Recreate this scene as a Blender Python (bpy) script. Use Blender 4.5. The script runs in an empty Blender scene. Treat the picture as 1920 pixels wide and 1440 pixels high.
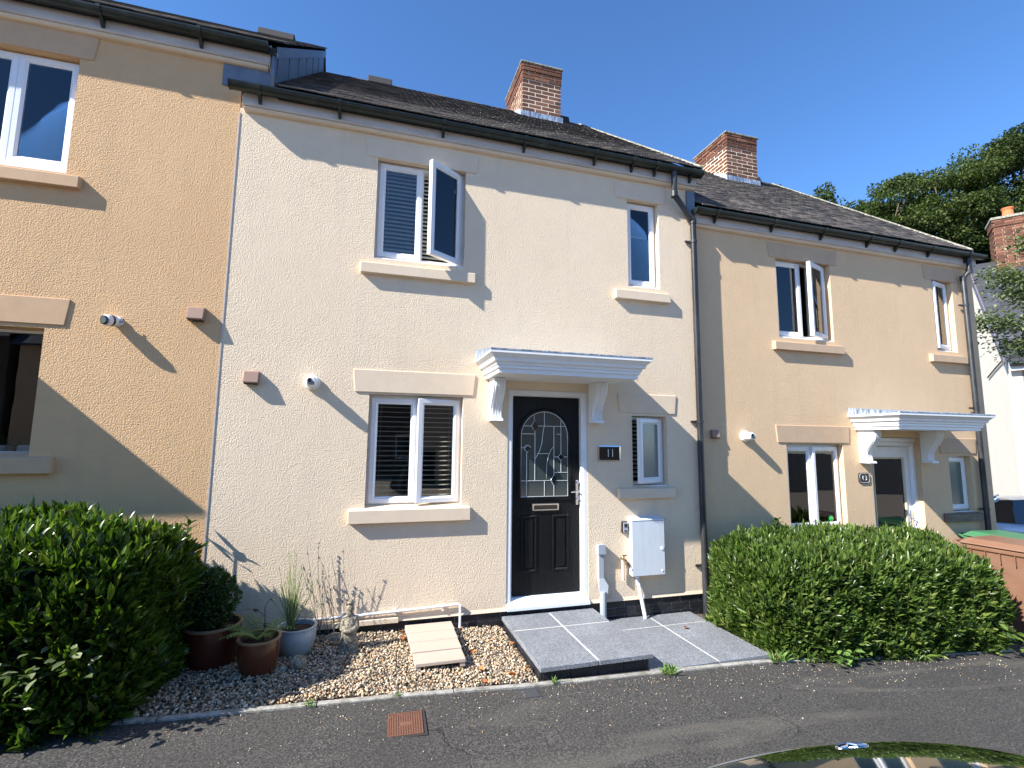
import bpy, bmesh, math, random
import numpy as np
from mathutils import Vector, Matrix
from mathutils.geometry import tessellate_polygon
random.seed(7); rng = np.random.default_rng(11)
S = bpy.context.scene
COL = S.collection
R = math.radians
# ------------------------------------------------------------------ camera, sky, sun, exposure
cam_d = bpy.data.cameras.new('camera'); cam = bpy.data.objects.new('camera', cam_d); COL.objects.link(cam)
yaw, pit, rol = .2843, .117, .0102
F = Vector((math.sin(yaw)*math.cos(pit), math.cos(yaw)*math.cos(pit), math.sin(pit)))
r0 = Vector((math.cos(yaw), -math.sin(yaw), 0)); u0 = r0.cross(F)
cr = r0*math.cos(rol)+u0*math.sin(rol); cu = -r0*math.sin(rol)+u0*math.cos(rol)
M = Matrix((cr, cu, -F)).transposed().to_4x4(); M.translation = Vector((-1.3518, -4.7627, 1.6397))
cam.matrix_world = M
cam_d.sensor_width = 36; cam_d.lens = 17.09; cam_d.clip_start = .05; cam_d.clip_end = 2000
S.camera = cam
SUN = Vector((-3.5, -1.0, 2.9)).normalized()
w = bpy.data.worlds.new('World'); S.world = w; w.use_nodes = True
nt = w.node_tree; bg = nt.nodes['Background']
sky = nt.nodes.new('ShaderNodeTexSky'); sky.sky_type = 'NISHITA'; sky.sun_disc = False
sky.sun_elevation = math.asin(SUN.z); sky.sun_rotation = math.atan2(SUN.x, SUN.y)
sky.air_density = 1.0; sky.dust_density = 0; sky.ozone_density = 7; sky.altitude = 1500
hs = nt.nodes.new('ShaderNodeHueSaturation'); hs.inputs['Saturation'].default_value = 1.07
nt.links.new(sky.outputs[0], hs.inputs['Color']); nt.links.new(hs.outputs[0], bg.inputs[0]); bg.inputs[1].default_value = .135
sl = bpy.data.lights.new('sun', 'SUN'); so = bpy.data.objects.new('sun', sl); COL.objects.link(so)
sl.energy = 5.0; sl.angle = R(.53); sl.color = (1.0, .975, .93)
so.rotation_euler = SUN.to_track_quat('Z', 'Y').to_euler()
S.view_settings.view_transform = 'Standard'; S.view_settings.look = 'None'
S.view_settings.exposure = 1.12; S.view_settings.gamma = 1
S.view_settings.use_curve_mapping = False

# ------------------------------------------------------------------ materials
def mat(name, base, rough=.7, spec=.5, metal=0, coat=0):
    m = bpy.data.materials.new(name); m.use_nodes = True
    b = m.node_tree.nodes['Principled BSDF']
    b.inputs['Base Color'].default_value = (*base, 1); b.inputs['Roughness'].default_value = rough
    b.inputs['Specular IOR Level'].default_value = spec; b.inputs['Metallic'].default_value = metal
    b.inputs['Coat Weight'].default_value = coat
    return m
class NT:
    def __init__(s, m): s.m = m; s.t = m.node_tree; s.b = s.t.nodes['Principled BSDF']; s.co = None
    def n(s, typ, **kw):
        x = s.t.nodes.new(typ)
        for k, v in kw.items():
            if k.startswith('_'): setattr(x, k[1:], v)
            else: x.inputs[k.replace('9', ' ')].default_value = v
        return x
    def l(s, a, b): s.t.links.new(a, b)
    def coord(s):
        if not s.co: s.co = s.t.nodes.new('ShaderNodeTexCoord').outputs['Object']
        return s.co
    def noise(s, scale, detail=3, rough=.5, dist=0, vec=None, sc=None):
        x = s.n('ShaderNodeTexNoise', Scale=scale, Detail=detail, Roughness=rough, Distortion=dist)
        v = vec or s.coord()
        if sc:
            mp = s.n('ShaderNodeMapping'); mp.inputs['Scale'].default_value = sc; s.l(v, mp.inputs[0]); v = mp.outputs[0]
        s.l(v, x.inputs['Vector']); return x.outputs['Fac']
    def ramp(s, fac, stops):
        x = s.t.nodes.new('ShaderNodeValToRGB'); e = x.color_ramp.elements
        while len(e) < len(stops): e.new(.5)
        for k, (p, c) in enumerate(stops):
            e[k].position = p; e[k].color = (*c, 1) if len(c) == 3 else c
        s.l(fac, x.inputs[0]); return x.outputs[0]
    def mix(s, f, a, b, mode='MIX'):
        x = s.t.nodes.new('ShaderNodeMix'); x.data_type = 'RGBA'; x.blend_type = mode
        for sock, v in ((x.inputs[0], f), (x.inputs[6], a), (x.inputs[7], b)):
            if isinstance(v, (int, float)): sock.default_value = v
            elif isinstance(v, tuple): sock.default_value = (*v, 1)
            else: s.l(v, sock)
        return x.outputs[2]
    def math(s, op, a, b=0):
        x = s.t.nodes.new('ShaderNodeMath'); x.operation = op
        for sock, v in ((x.inputs[0], a), (x.inputs[1], b)):
            if isinstance(v, (int, float)): sock.default_value = v
            else: s.l(v, sock)
        return x.outputs[0]
    def rnd(s):
        oi = s.t.nodes.new('ShaderNodeObjectInfo'); g = s.t.nodes.new('ShaderNodeNewGeometry')
        a = s.math('MULTIPLY', oi.outputs['Random'], 7.31)
        return s.math('FRACT', s.math('ADD', a, g.outputs['Random Per Island']))
    def bump(s, h, dist, strength=1.0):
        x = s.t.nodes.new('ShaderNodeBump'); x.inputs['Distance'].default_value = dist; x.inputs['Strength'].default_value = strength
        s.l(h, x.inputs['Height']); s.l(x.outputs[0], s.b.inputs['Normal'])
    def col(s, c): s.l(c, s.b.inputs['Base Color'])
    def rough(s, c): s.l(c, s.b.inputs['Roughness'])

def render_mat(name, a, b, dirt):
    m = mat(name, a, .92, .2); q = NT(m)
    big = q.noise(.9, 5, .6); mid = q.noise(6, 4, .6)
    c = q.mix(q.ramp(big, [(.3, (0, 0, 0)), (.7, (1, 1, 1))]), a, b)
    c = q.mix(q.ramp(mid, [(.35, (.0, .0, .0)), (.75, (.22, .22, .22))]), c, dirt)
    streak = q.noise(1.0, 4, .6, sc=(5, 5, .45))
    c = q.mix(q.ramp(streak, [(.54, (0, 0, 0)), (.8, (.34, .34, .34))]), c, dirt)
    sep = q.n('ShaderNodeSeparateXYZ'); q.l(q.coord(), sep.inputs[0])
    bz = q.math('ADD', sep.outputs['Z'], q.math('MULTIPLY', q.noise(5, 4, .7), .28))
    c = q.mix(q.ramp(bz, [(.12, (.42, .42, .42)), (.38, (0, 0, 0))]), c, dirt)
    pit = q.noise(86, 2, .55, .35); peb = q.noise(24, 3, .6)
    v = q.n('ShaderNodeTexVoronoi', Scale=34.0); q.l(q.coord(), v.inputs['Vector'])
    pits = q.ramp(v.outputs['Distance'], [(.0, (.0, .0, .0)), (.13, (1, 1, 1))])
    sel = q.ramp(q.noise(17, 2), [(.50, (1, 1, 1)), (.56, (0, 0, 0))])
    pm = q.math('MAXIMUM', pits, sel)
    h = q.math('ADD', q.math('MULTIPLY', q.ramp(pit, [(.34, (0, 0, 0)), (.62, (1, 1, 1))]), .5), q.math('MULTIPLY', peb, .5))
    h = q.math('ADD', h, q.math('MULTIPLY', pm, .9))
    c = q.mix(q.math('MULTIPLY', q.math('SUBTRACT', 1.0, pm), .35), c, (.30, .22, .14))
    q.col(c); q.bump(h, .0055, .85); return m
def smooth_mat(name, a, b):
    m = mat(name, a, .8, .3); q = NT(m)
    q.col(q.mix(q.ramp(q.noise(7, 5, .65), [(.35, (0, 0, 0)), (.75, (1, 1, 1))]), a, b)); q.bump(q.noise(60, 3), .001, .6); return m
M_r11 = render_mat('pale_cream_roughcast', (.82, .665, .48), (.79, .63, .445), (.60, .50, .40))
M_r9 = render_mat('tan_roughcast', (.70, .455, .245), (.655, .415, .22), (.47, .33, .20))
M_r13 = render_mat('sand_roughcast', (.75, .54, .335), (.70, .495, .30), (.55, .42, .28))
M_s11 = smooth_mat('cream_masonry_paint', (.75, .605, .445), (.69, .55, .40))
M_s9 = smooth_mat('tan_masonry_paint', (.60, .395, .235), (.53, .35, .21))
M_s13 = smooth_mat('sand_masonry_paint', (.58, .41, .27), (.50, .36, .24))
M_stainsill = smooth_mat('stained_sill_paint', (.24, .18, .13), (.13, .10, .08))
M_upvc = mat('white_upvc', (.80, .81, .82), .28, .5)
q = NT(M_upvc); q.col(q.mix(q.ramp(q.noise(4, 5, .7), [(.45, (0, 0, 0)), (.8, (.5, .5, .5))]), (.83, .83, .83), (.66, .65, .62)))
M_white = mat('white_gloss_paint', (.82, .82, .80), .35); q = NT(M_white)
q.col(q.mix(q.ramp(q.noise(9, 6, .7), [(.5, (0, 0, 0)), (.75, (.3, .3, .3))]), (.84, .84, .83), (.60, .60, .58)))
M_whiteplastic = mat('white_plastic', (.78, .78, .77), .4)
M_fascia = mat('fascia_board', (.66, .63, .60), .5); q = NT(M_fascia)
q.col(q.mix(q.ramp(q.noise(3, 6, .7, sc=(1, 1, 6)), [(.35, (0, 0, 0)), (.75, (1, 1, 1))]), (.58, .53, .49), (.40, .35, .32)))
M_gutter = mat('black_gutter_plastic', (.014, .020, .017), .38); q = NT(M_gutter)
q.col(q.mix(q.ramp(q.noise(5, 6, .7), [(.5, (0, 0, 0)), (.8, (1, 1, 1))]), (.012, .018, .015), (.05, .06, .045)))
M_pipe = mat('dark_grey_pipe', (.045, .047, .052), .4); q = NT(M_pipe)
q.col(q.mix(q.ramp(q.noise(6, 6, .7, sc=(1, 1, .4)), [(.45, (0, 0, 0)), (.8, (1, 1, 1))]), (.020, .021, .024), (.075, .075, .075)))
M_lead = mat('lead_sheet', (.13, .16, .20), .5, .5, .3); q = NT(M_lead)
q.col(q.mix(q.noise(7, 6, .7), (.07, .095, .13), (.24, .27, .31))); q.bump(q.noise(18, 3), .004, .6)
M_lead2 = mat('pale_lead_flashing', (.45, .48, .52), .45, .5, .2); q = NT(M_lead2)
q.col(q.mix(q.noise(20, 5, .7), (.20, .25, .32), (.70, .72, .74))); q.bump(q.noise(25, 3), .006, .7)
M_leadf = mat('streaked_lead', (.2,.24,.3), .5, .5, .2); q = NT(M_leadf)
q.col(q.mix(q.ramp(q.noise(14, 5, .7, sc=(2.5,2.5,.5)), [(.42, (0,0,0)), (.62, (1,1,1))]), (.10, .15, .23), (.50, .54, .58)))
M_tile = mat('weathered_roof_tile', (.08, .07, .065), .85, .25); q = NT(M_tile)
c = q.ramp(q.rnd(), [(0, (.035, .031, .030)), (.35, (.062, .054, .050)), (.7, (.088, .075, .067)), (1, (.14, .118, .098))])
geo = q.n('ShaderNodeNewGeometry')
wn = q.n('ShaderNodeTexNoise', Scale=2.2, Detail=6.0, Roughness=.7); q.l(geo.outputs['Position'], wn.inputs['Vector'])
wn2 = q.n('ShaderNodeTexNoise', Scale=40.0, Detail=4.0, Roughness=.7); q.l(geo.outputs['Position'], wn2.inputs['Vector'])
c = q.mix(q.ramp(wn.outputs['Fac'], [(.48, (0, 0, 0)), (.75, (.6, .6, .6))]), c, (.15, .125, .085))
c = q.mix(q.ramp(wn2.outputs['Fac'], [(.63, (0, 0, 0)), (.72, (.75, .75, .75))]), c, (.27, .25, .18))
q.col(c); q.bump(wn2.outputs['Fac'], .004, .6)
M_deck = mat('dark_roof_underlay', (.03, .027, .025), .9)
M_moss = mat('mossy_mortar', (.30, .27, .22), .9); q = NT(M_moss)
q.col(q.mix(q.ramp(q.noise(25, 4, .7), [(.4, (0, 0, 0)), (.6, (1, 1, 1))]), (.42, .40, .35), (.16, .15, .08)))
M_brick = mat('red_chimney_brick', (.25, .1, .06), .9, .2); q = NT(M_brick)
c = q.ramp(q.rnd(), [(0, (.095, .040, .028)), (.4, (.165, .068, .042)), (.75, (.215, .092, .055)), (1, (.29, .14, .085))])
c = q.mix(q.math('MULTIPLY', q.noise(60, 4, .7), .5), c, (.10, .055, .04)); q.col(c); q.bump(q.noise(90, 3), .003, .7)
M_mortar = mat('pale_mortar', (.80, .66, .48), .95, .1)
M_blackbrick = mat('black_painted_brick', (.013, .013, .016), .55); q = NT(M_blackbrick)
q.col(q.mix(q.ramp(q.noise(22, 5, .7), [(.5, (0, 0, 0)), (.8, (1, 1, 1))]), (.011, .011, .014), (.06, .06, .065))); q.bump(q.noise(60, 3), .003, .7)
M_mortarg = mat('grey_mortar', (.16, .155, .15), .95, .1)
M_black = mat('black_plastic', (.012, .012, .013), .35)
M_blackgloss = mat('black_glossy_acrylic', (.006, .006, .008), .06, .7)
M_chrome = mat('polished_chrome', (.75, .75, .76), .12, .5, 1)
M_grey = mat('light_grey_plastic', (.36, .39, .43), .45)
M_metergrey = mat('pale_grey_cabinet_paint', (.60, .645, .68), .35); q = NT(M_metergrey)
q.col(q.mix(q.ramp(q.noise(3, 5, .7, sc=(3, 3, .6)), [(.45, (0, 0, 0)), (.8, (.7, .7, .7))]), (.62, .66, .69), (.50, .52, .53)))
M_brownplastic = mat('brown_vent_plastic', (.30, .185, .135), .5)
M_door = mat('black_woodgrain_door', (.006, .006, .007), .42, .22); q = NT(M_door)
wv = q.n('ShaderNodeTexWave', Scale=7.0, Distortion=9.0, Detail=3.0, **{'Detail9Scale': 1.6})
mp = q.n('ShaderNodeMapping'); mp.inputs['Scale'].default_value = (5, 1, .7); q.l(q.coord(), mp.inputs[0]); q.l(mp.outputs[0], wv.inputs[0])
q.bump(wv.outputs['Fac'], .0022, .8)
M_leading = mat('silver_leading', (.62, .64, .63), .4, .5, .4)
def glass_mat(name, tint, ior, rough=.0):
    m = bpy.data.materials.new(name); m.use_nodes = True; t = m.node_tree; t.nodes.remove(t.nodes['Principled BSDF'])
    tr = t.nodes.new('ShaderNodeBsdfTransparent'); tr.inputs[0].default_value = (*tint, 1)
    gl = t.nodes.new('ShaderNodeBsdfGlossy'); gl.inputs['Roughness'].default_value = rough; gl.inputs[0].default_value = (.95, .97, 1, 1)
    fr = t.nodes.new('ShaderNodeFresnel'); fr.inputs[0].default_value = ior
    nz = t.nodes.new('ShaderNodeTexNoise'); nz.inputs['Scale'].default_value = 2.5; nz.inputs['Detail'].default_value = 1
    tc = t.nodes.new('ShaderNodeTexCoord'); t.links.new(tc.outputs['Object'], nz.inputs['Vector'])
    bp = t.nodes.new('ShaderNodeBump'); bp.inputs['Distance'].default_value = .006; bp.inputs['Strength'].default_value = .10
    t.links.new(nz.outputs['Fac'], bp.inputs['Height']); t.links.new(bp.outputs[0], gl.inputs['Normal'])
    mx = t.nodes.new('ShaderNodeMixShader'); t.links.new(fr.outputs[0], mx.inputs[0]); t.links.new(tr.outputs[0], mx.inputs[1])
    t.links.new(gl.outputs[0], mx.inputs[2]); t.links.new(mx.outputs[0], t.nodes['Material Output'].inputs[0]); return m
M_glass = glass_mat('window_glass', (.88, .91, .90), 1.6)
M_doorglass = mat('textured_door_glass', (.045, .06, .058), .09, .75)
M_bevel = mat('dark_bevelled_glass', (.012, .014, .015), .03, .9)
M_frost = mat('frosted_glass', (.20, .215, .20), .18, .6)
M_frost2 = mat('green_frosted_glass', (.10, .145, .135), .15, .7)
M_slat = mat('cream_blind_slat', (.80, .72, .58), .5)
M_curtain = mat('pale_curtain', (.75, .72, .62), .9)
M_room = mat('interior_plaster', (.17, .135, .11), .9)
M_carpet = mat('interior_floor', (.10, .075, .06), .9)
M_threshold = mat('white_threshold', (.75, .80, .84), .3)
# ground
M_tar = mat('worn_tarmac', (.07, .067, .065), .88, .25); q = NT(M_tar)
fine = q.noise(80, 4, .8); spk = q.noise(48, 3, .65)
c = q.ramp(fine, [(.36, (.020, .0185, .0165)), (.5, (.060, .0555, .050)), (.62, (.150, .140, .125))])
v = q.n('ShaderNodeTexVoronoi', Scale=38.0); q.l(q.coord(), v.inputs['Vector'])
ch = q.ramp(v.outputs['Distance'], [(.0, (1, 1, 1)), (.12, (.0, .0, .0))])
chs = q.math('MULTIPLY', ch, q.ramp(q.noise(21, 2), [(.56, (0, 0, 0)), (.62, (1, 1, 1))]))
c = q.mix(q.math('MULTIPLY', chs, .55), c, (.34, .32, .28))
c = q.mix(q.ramp(q.noise(1.1, 5, .6), [(.4, (0, 0, 0)), (.7, (.55, .55, .55))]), c, (.045, .041, .038))
band = q.noise(1.0, 4, .6, 1.2, sc=(.25, 1.6, 1))
c = q.mix(q.ramp(band, [(.53, (0, 0, 0)), (.62, (.48, .48, .48)), (.72, (0, 0, 0))]), c, (.135, .122, .10))
vc = q.n('ShaderNodeTexVoronoi', Scale=.38, _feature='DISTANCE_TO_EDGE'); nv = q.n('ShaderNodeTexNoise', Scale=3.0, Detail=5.0)
q.l(q.coord(), nv.inputs['Vector']); vv = q.n('ShaderNodeVectorMath', _operation='ADD'); sc_ = q.n('ShaderNodeVectorMath', _operation='SCALE'); sc_.inputs['Scale'].default_value = .5
q.l(nv.outputs['Color'], sc_.inputs[0]); q.l(q.coord(), vv.inputs[0]); q.l(sc_.outputs[0], vv.inputs[1]); q.l(vv.outputs[0], vc.inputs['Vector'])
crk = q.ramp(vc.outputs['Distance'], [(0, (1, 1, 1)), (.0022, (0, 0, 0))])
crm = q.math('MULTIPLY', crk, q.ramp(q.noise(1.3, 2), [(.52, (0, 0, 0)), (.58, (.6, .6, .6))]))
c = q.mix(crm, c, (.015, .014, .013)); q.col(c)
h = q.math('ADD', q.math('MULTIPLY', fine, 1.0), q.math('MULTIPLY', crm, -1.5)); q.bump(h, .005, 1.0)
M_soil = mat('dark_bed_soil', (.07, .05, .035), .95); q = NT(M_soil)
q.col(q.mix(q.noise(40, 5, .7), (.035, .026, .02), (.17, .13, .09))); q.bump(q.noise(50, 4), .02, 1)
M_edge = mat('pale_concrete_edging', (.34, .32, .28), .9); q = NT(M_edge)
q.col(q.mix(q.ramp(q.noise(14, 6, .75), [(.4, (0, 0, 0)), (.65, (1, 1, 1))]), (.40, .38, .335), (.17, .155, .12))); q.bump(q.noise(50, 4), .004, .8)
M_slab = mat('speckled_grey_granite', (.25, .27, .30), .6); q = NT(M_slab)
c = q.ramp(q.noise(85, 3, .8), [(.34, (.10, .105, .115)), (.49, (.205, .215, .23)), (.64, (.39, .40, .42))])
c = q.mix(q.ramp(q.noise(3, 5, .6), [(.4, (0, 0, 0)), (.75, (.45, .45, .45))]), c, (.10, .10, .105)); c = q.mix(q.math('MULTIPLY', q.rnd(), .30), c, (.10, .11, .12)); q.col(c); q.bump(q.noise(140, 2), .0015, .6)
M_slabedge = mat('slab_joint', (.55, .53, .48), .9)
M_stone = mat('mixed_gravel_stone', (.4, .35, .28), .75, .4); q = NT(M_stone)
q.col(q.ramp(q.rnd(), [(0, (.07, .06, .05)), (.15, (.20, .17, .13)), (.35, (.52, .38, .22)), (.5, (.38, .20, .09)), (.6, (.62, .49, .33)), (.8, (.27, .22, .165)), (1, (.84, .73, .55))]))
M_deckboard = mat('pink_cream_painted_board', (.62, .50, .40), .7); q = NT(M_deckboard)
q.col(q.mix(q.noise(8, 5, .7, sc=(.4, 6, 1)), (.54, .44, .355), (.40, .32, .25))); q.bump(q.noise(30, 3, sc=(.3, 4, 1)), .002, .6)
M_rust = mat('rusty_cast_iron', (.2, .07, .035), .85); q = NT(M_rust)
q.col(q.mix(q.noise(45, 5, .7), (.22, .09, .05), (.09, .045, .03)))
M_patch = mat('dark_iron_lid', (.05, .052, .055), .7)
M_dry = mat('dry_orange_leaf', (.40, .14, .04), .7)
def leaf_mat(name, cols, rough, spec=.5, tr=.25):
    m = bpy.data.materials.new(name); m.use_nodes = True; q = NT(m)
    c = q.ramp(q.rnd(), cols); nz = q.noise(90, 2)
    q.col(c); q.b.inputs['Roughness'].default_value = rough; q.b.inputs['Specular IOR Level'].default_value = spec
    tl = q.t.nodes.new('ShaderNodeBsdfTranslucent'); mc = q.mix(1.0, c, (1.5, 1.75, .55), 'MULTIPLY'); q.l(mc, tl.inputs[0])
    mx = q.t.nodes.new('ShaderNodeMixShader'); mx.inputs[0].default_value = tr
    q.l(q.b.outputs[0], mx.inputs[1]); q.l(tl.outputs[0], mx.inputs[2]); q.l(mx.outputs[0], q.t.nodes['Material Output'].inputs[0]); return m
M_leafL = leaf_mat('glossy_dark_hedge_leaf', [(0, (.020, .042, .008)), (.5, (.050, .095, .012)), (.85, (.095, .155, .017)), (1, (.20, .25, .035))], .27, .5)
M_leafR = leaf_mat('mid_green_hedge_leaf', [(0, (.030, .052, .012)), (.45, (.075, .128, .024)), (.85, (.13, .20, .038)), (1, (.26, .29, .08))], .33, .5, .3)
M_leafT = leaf_mat('tree_leaf', [(0, (.026, .044, .014)), (.5, (.062, .090, .028)), (1, (.14, .165, .055))], .65, .12)
M_leafT2 = leaf_mat('dark_tree_leaf', [(0, (.012, .024, .010)), (.6, (.030, .050, .018)), (1, (.12, .125, .045))], .65, .12)
M_leafB = leaf_mat('silvery_branch_leaf', [(0, (.07, .10, .04)), (.5, (.12, .16, .07)), (1, (.25, .27, .14))], .45, .4)
M_leafbox = leaf_mat('box_topiary_leaf', [(0, (.012, .035, .008)), (.7, (.028, .075, .013)), (1, (.06, .12, .02))], .4, .4)
M_fern = leaf_mat('fern_green', [(0, (.10, .18, .04)), (1, (.20, .30, .08))], .5, .3)
M_rush = leaf_mat('rush_stem_green', [(0, (.14, .22, .06)), (.7, (.28, .34, .13)), (1, (.42, .40, .20))], .5, .3)
M_core = mat('dark_shade_core', (.010, .013, .006), .95, .1)  # near-black filler standing for the shade inside foliage
M_bark = mat('tree_bark', (.10, .075, .05), .95); q = NT(M_bark); q.col(q.mix(q.noise(12, 5, .7, sc=(3, 3, .6)), (.05, .038, .028), (.16, .12, .085)))
M_potred = mat('dark_red_glazed_pot', (.085, .022, .013), .22, .6); M_potbrown = mat('brown_glazed_pot', (.10, .032, .014), .22, .6); M_potrim = mat('buff_pot_rim', (.24, .15, .085), .4)
M_potblue = mat('pale_blue_glazed_pot', (.33, .40, .42), .18, .6); q = NT(M_potblue)
q.col(q.mix(q.ramp(q.noise(6, 5, .7), [(.45, (0, 0, 0)), (.8, (.7, .7, .7))]), (.36, .42, .43), (.20, .22, .20)))
M_statue = mat('lichened_stone', (.25, .22, .17), .95, .2); q = NT(M_statue)
q.col(q.mix(q.ramp(q.noise(40, 5, .75), [(.38, (0, 0, 0)), (.62, (1, 1, 1))]), (.12, .095, .06), (.40, .36, .28))); q.bump(q.noise(60, 4), .012, 1)
M_compost = mat('potting_compost', (.045, .028, .018), .95); q = NT(M_compost); q.bump(q.noise(70, 4), .02, 1)
M_binbrown = mat('brown_bin_plastic', (.42, .165, .075), .5); q = NT(M_binbrown)
q.col(q.mix(q.ramp(q.noise(5, 5, .7), [(.4, (0, 0, 0)), (.75, (.6, .6, .6))]), (.20, .098, .056), (.25, .15, .10)))
M_bingreen = mat('green_bin_plastic', (.05, .17, .075), .5)
M_carblack = mat('black_car_paint', (.006, .008, .006), .06, .6, 0, 1.0); M_carblack.node_tree.nodes['Principled BSDF'].inputs['Coat Roughness'].default_value = .02
M_carwhite = mat('silver_white_car_paint', (.62, .65, .70), .2, .5, .2, 1.0)
M_carglass = mat('dark_car_glass', (.008, .010, .012), .03, .9)
M_tyre = mat('tyre_rubber', (.02, .02, .02), .85)
M_farslate = mat('blue_grey_slate', (.14, .145, .165), .6, .2); q = NT(M_farslate)
c = q.ramp(q.rnd(), [(0, (.045, .045, .052)), (.8, (.072, .072, .082)), (1, (.12, .12, .13))]); q.col(c); q.rough(q.math('ADD', .55, q.math('MULTIPLY', q.rnd(), .3)))
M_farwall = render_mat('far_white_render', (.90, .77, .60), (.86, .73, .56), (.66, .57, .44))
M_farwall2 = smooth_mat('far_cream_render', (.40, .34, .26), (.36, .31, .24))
M_terra = mat('orange_chimney_pot', (.62, .17, .06), .8)
M_greenobj = mat('bright_green_glass', (.02, .55, .08), .15, .7)
M_oppbrick = mat('dark_brown_brickwork', (.09, .06, .045), .9)
M_room2 = mat('opposite_curtain', (.3, .28, .25), .9)

# ------------------------------------------------------------------ mesh helpers
class MB:
    def __init__(s): s.v = []; s.f = []
    def add(s, vs, fs):
        o = len(s.v); s.v += [tuple(x) for x in vs]; s.f += [tuple(i+o for i in f) for f in fs]; return s
    def box(s, x0, x1, y0, y1, z0, z1):
        return s.add([(x0,y0,z0),(x1,y0,z0),(x1,y1,z0),(x0,y1,z0),(x0,y0,z1),(x1,y0,z1),(x1,y1,z1),(x0,y1,z1)],
                     [(0,3,2,1),(4,5,6,7),(0,1,5,4),(1,2,6,5),(2,3,7,6),(3,0,4,7)])
    def prism(s, poly, axis, a, b):
        # poly 2d; axis 'x': poly=(y,z); 'y': poly=(x,z); 'z': poly=(x,y)
        def P(p, t): return (t,p[0],p[1]) if axis == 'x' else ((p[0],t,p[1]) if axis == 'y' else (p[0],p[1],t))
        n = len(poly); vs = [P(p,a) for p in poly]+[P(p,b) for p in poly]
        tris = tessellate_polygon([[Vector((p[0],p[1],0)) for p in poly]])
        fs = [tuple(t) for t in tris]+[tuple(i+n for i in reversed(t)) for t in tris]
        fs += [(i,(i+1)%n,(i+1)%n+n,i+n) for i in range(n)]
        return s.add(vs, fs)
    def plate(s, loops, y0, y1):
        L = [[Vector((p[0],p[1],0)) for p in lp] for lp in loops]; pts = [p for lp in loops for p in lp]; n = len(pts)
        tris = tessellate_polygon(L); vs = [(p[0],y0,p[1]) for p in pts]+[(p[0],y1,p[1]) for p in pts]
        fs = [tuple(t) for t in tris]+[tuple(i+n for i in reversed(t)) for t in tris]; o = 0
        for lp in loops:
            m = len(lp)
            fs += [(o+i,o+(i+1)%m,o+(i+1)%m+n,o+i+n) for i in range(m)]; o += m
        return s.add(vs, fs)
    def ring(s, x0, x1, z0, z1, prof):
        # sweep closed profile [(inset, y)] round a rectangle, mitred
        n = len(prof); vs = []
        for cx, cz, sx, sz in ((x0,z0,1,1),(x1,z0,-1,1),(x1,z1,-1,-1),(x0,z1,1,-1)):
            vs += [(cx+sx*d, y, cz+sz*d) for d, y in prof]
        fs = [(k*n+i, k*n+(i+1)%n, ((k+1)%4)*n+(i+1)%n, ((k+1)%4)*n+i) for k in range(4) for i in range(n)]
        return s.add(vs, fs)
    def tube(s, pts, r, n=8, cap=True):
        pts = [Vector(p) for p in pts]; rs = r if isinstance(r, (list, tuple)) else [r]*len(pts); vs = []; ref = None
        for i, p in enumerate(pts):
            d = (pts[min(i+1,len(pts)-1)]-pts[max(i-1,0)]).normalized()
            if ref is None: ref = Vector((0,0,1)) if abs(d.z) < .9 else Vector((1,0,0))
            a = d.cross(ref).normalized(); b = d.cross(a).normalized(); ref = -b if False else ref
            vs += [tuple(p+a*rs[i]*math.cos(2*math.pi*k/n)+b*rs[i]*math.sin(2*math.pi*k/n)) for k in range(n)]
        fs = [(i*n+k, i*n+(k+1)%n, (i+1)*n+(k+1)%n, (i+1)*n+k) for i in range(len(pts)-1) for k in range(n)]
        if cap: fs += [tuple(range(n)), tuple(reversed(range((len(pts)-1)*n, len(pts)*n)))]
        return s.add(vs, fs)
    def lathe(s, prof, c=(0,0,0), n=32, axis='z'):
        vs = []
        for r, h in prof:
            for k in range(n):
                a = 2*math.pi*k/n
                if axis == 'z': vs.append((c[0]+r*math.cos(a), c[1]+r*math.sin(a), c[2]+h))
                else: vs.append((c[0]+r*math.cos(a), c[1]-h, c[2]+r*math.sin(a)))
        m = len(prof)
        return s.add(vs, [(i*n+k, i*n+(k+1)%n, (i+1)*n+(k+1)%n, (i+1)*n+k) for i in range(m-1) for k in range(n)])
    def map(s, fn): s.v = [tuple(fn(Vector(v))) for v in s.v]; return s
    def mesh(s, name, m, smooth=False, bev=0, auto=None):
        me = bpy.data.meshes.new(name); me.from_pydata(s.v, [], s.f)
        b = bmesh.new(); b.from_mesh(me); bmesh.ops.remove_doubles(b, verts=b.verts, dist=1e-5)
        bmesh.ops.recalc_face_normals(b, faces=b.faces)
        if bev:
            ed = [e for e in b.edges if len(e.link_faces) == 2 and e.calc_face_angle(0) > .6]
            bmesh.ops.bevel(b, geom=ed, offset=bev, segments=1, profile=.5, affect='EDGES', clamp_overlap=True)
        b.to_mesh(me); b.free(); me.materials.append(m)
        if smooth or auto:
            me.polygons.foreach_set('use_smooth', [True]*len(me.polygons))
            if auto: me.set_sharp_from_angle(angle=R(auto))
        return me
MIRROR = [1]
def obj(name, mb, m, parent=None, smooth=False, bev=0, auto=None, label=None, kind=None):
    if isinstance(mb, MB):
        if MIRROR[0] < 0: mb.map(lambda v: Vector((-v.x, v.y, v.z)))
        me = mb.mesh(name, m, smooth, bev, auto)
    else: me = mb
    o = bpy.data.objects.new(name, me); COL.objects.link(o)
    if parent: o.parent = parent
    if label: o['label'] = label
    if kind: o['kind'] = kind
    return o
def thing(name, label, cat, loc=(0,0,0), rz=0, group=None):
    o = bpy.data.objects.new(name, None); COL.objects.link(o); o.location = loc; o.rotation_euler = (0,0,rz); o.empty_display_size = .1
    return tag(o, label, cat, group)
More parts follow.
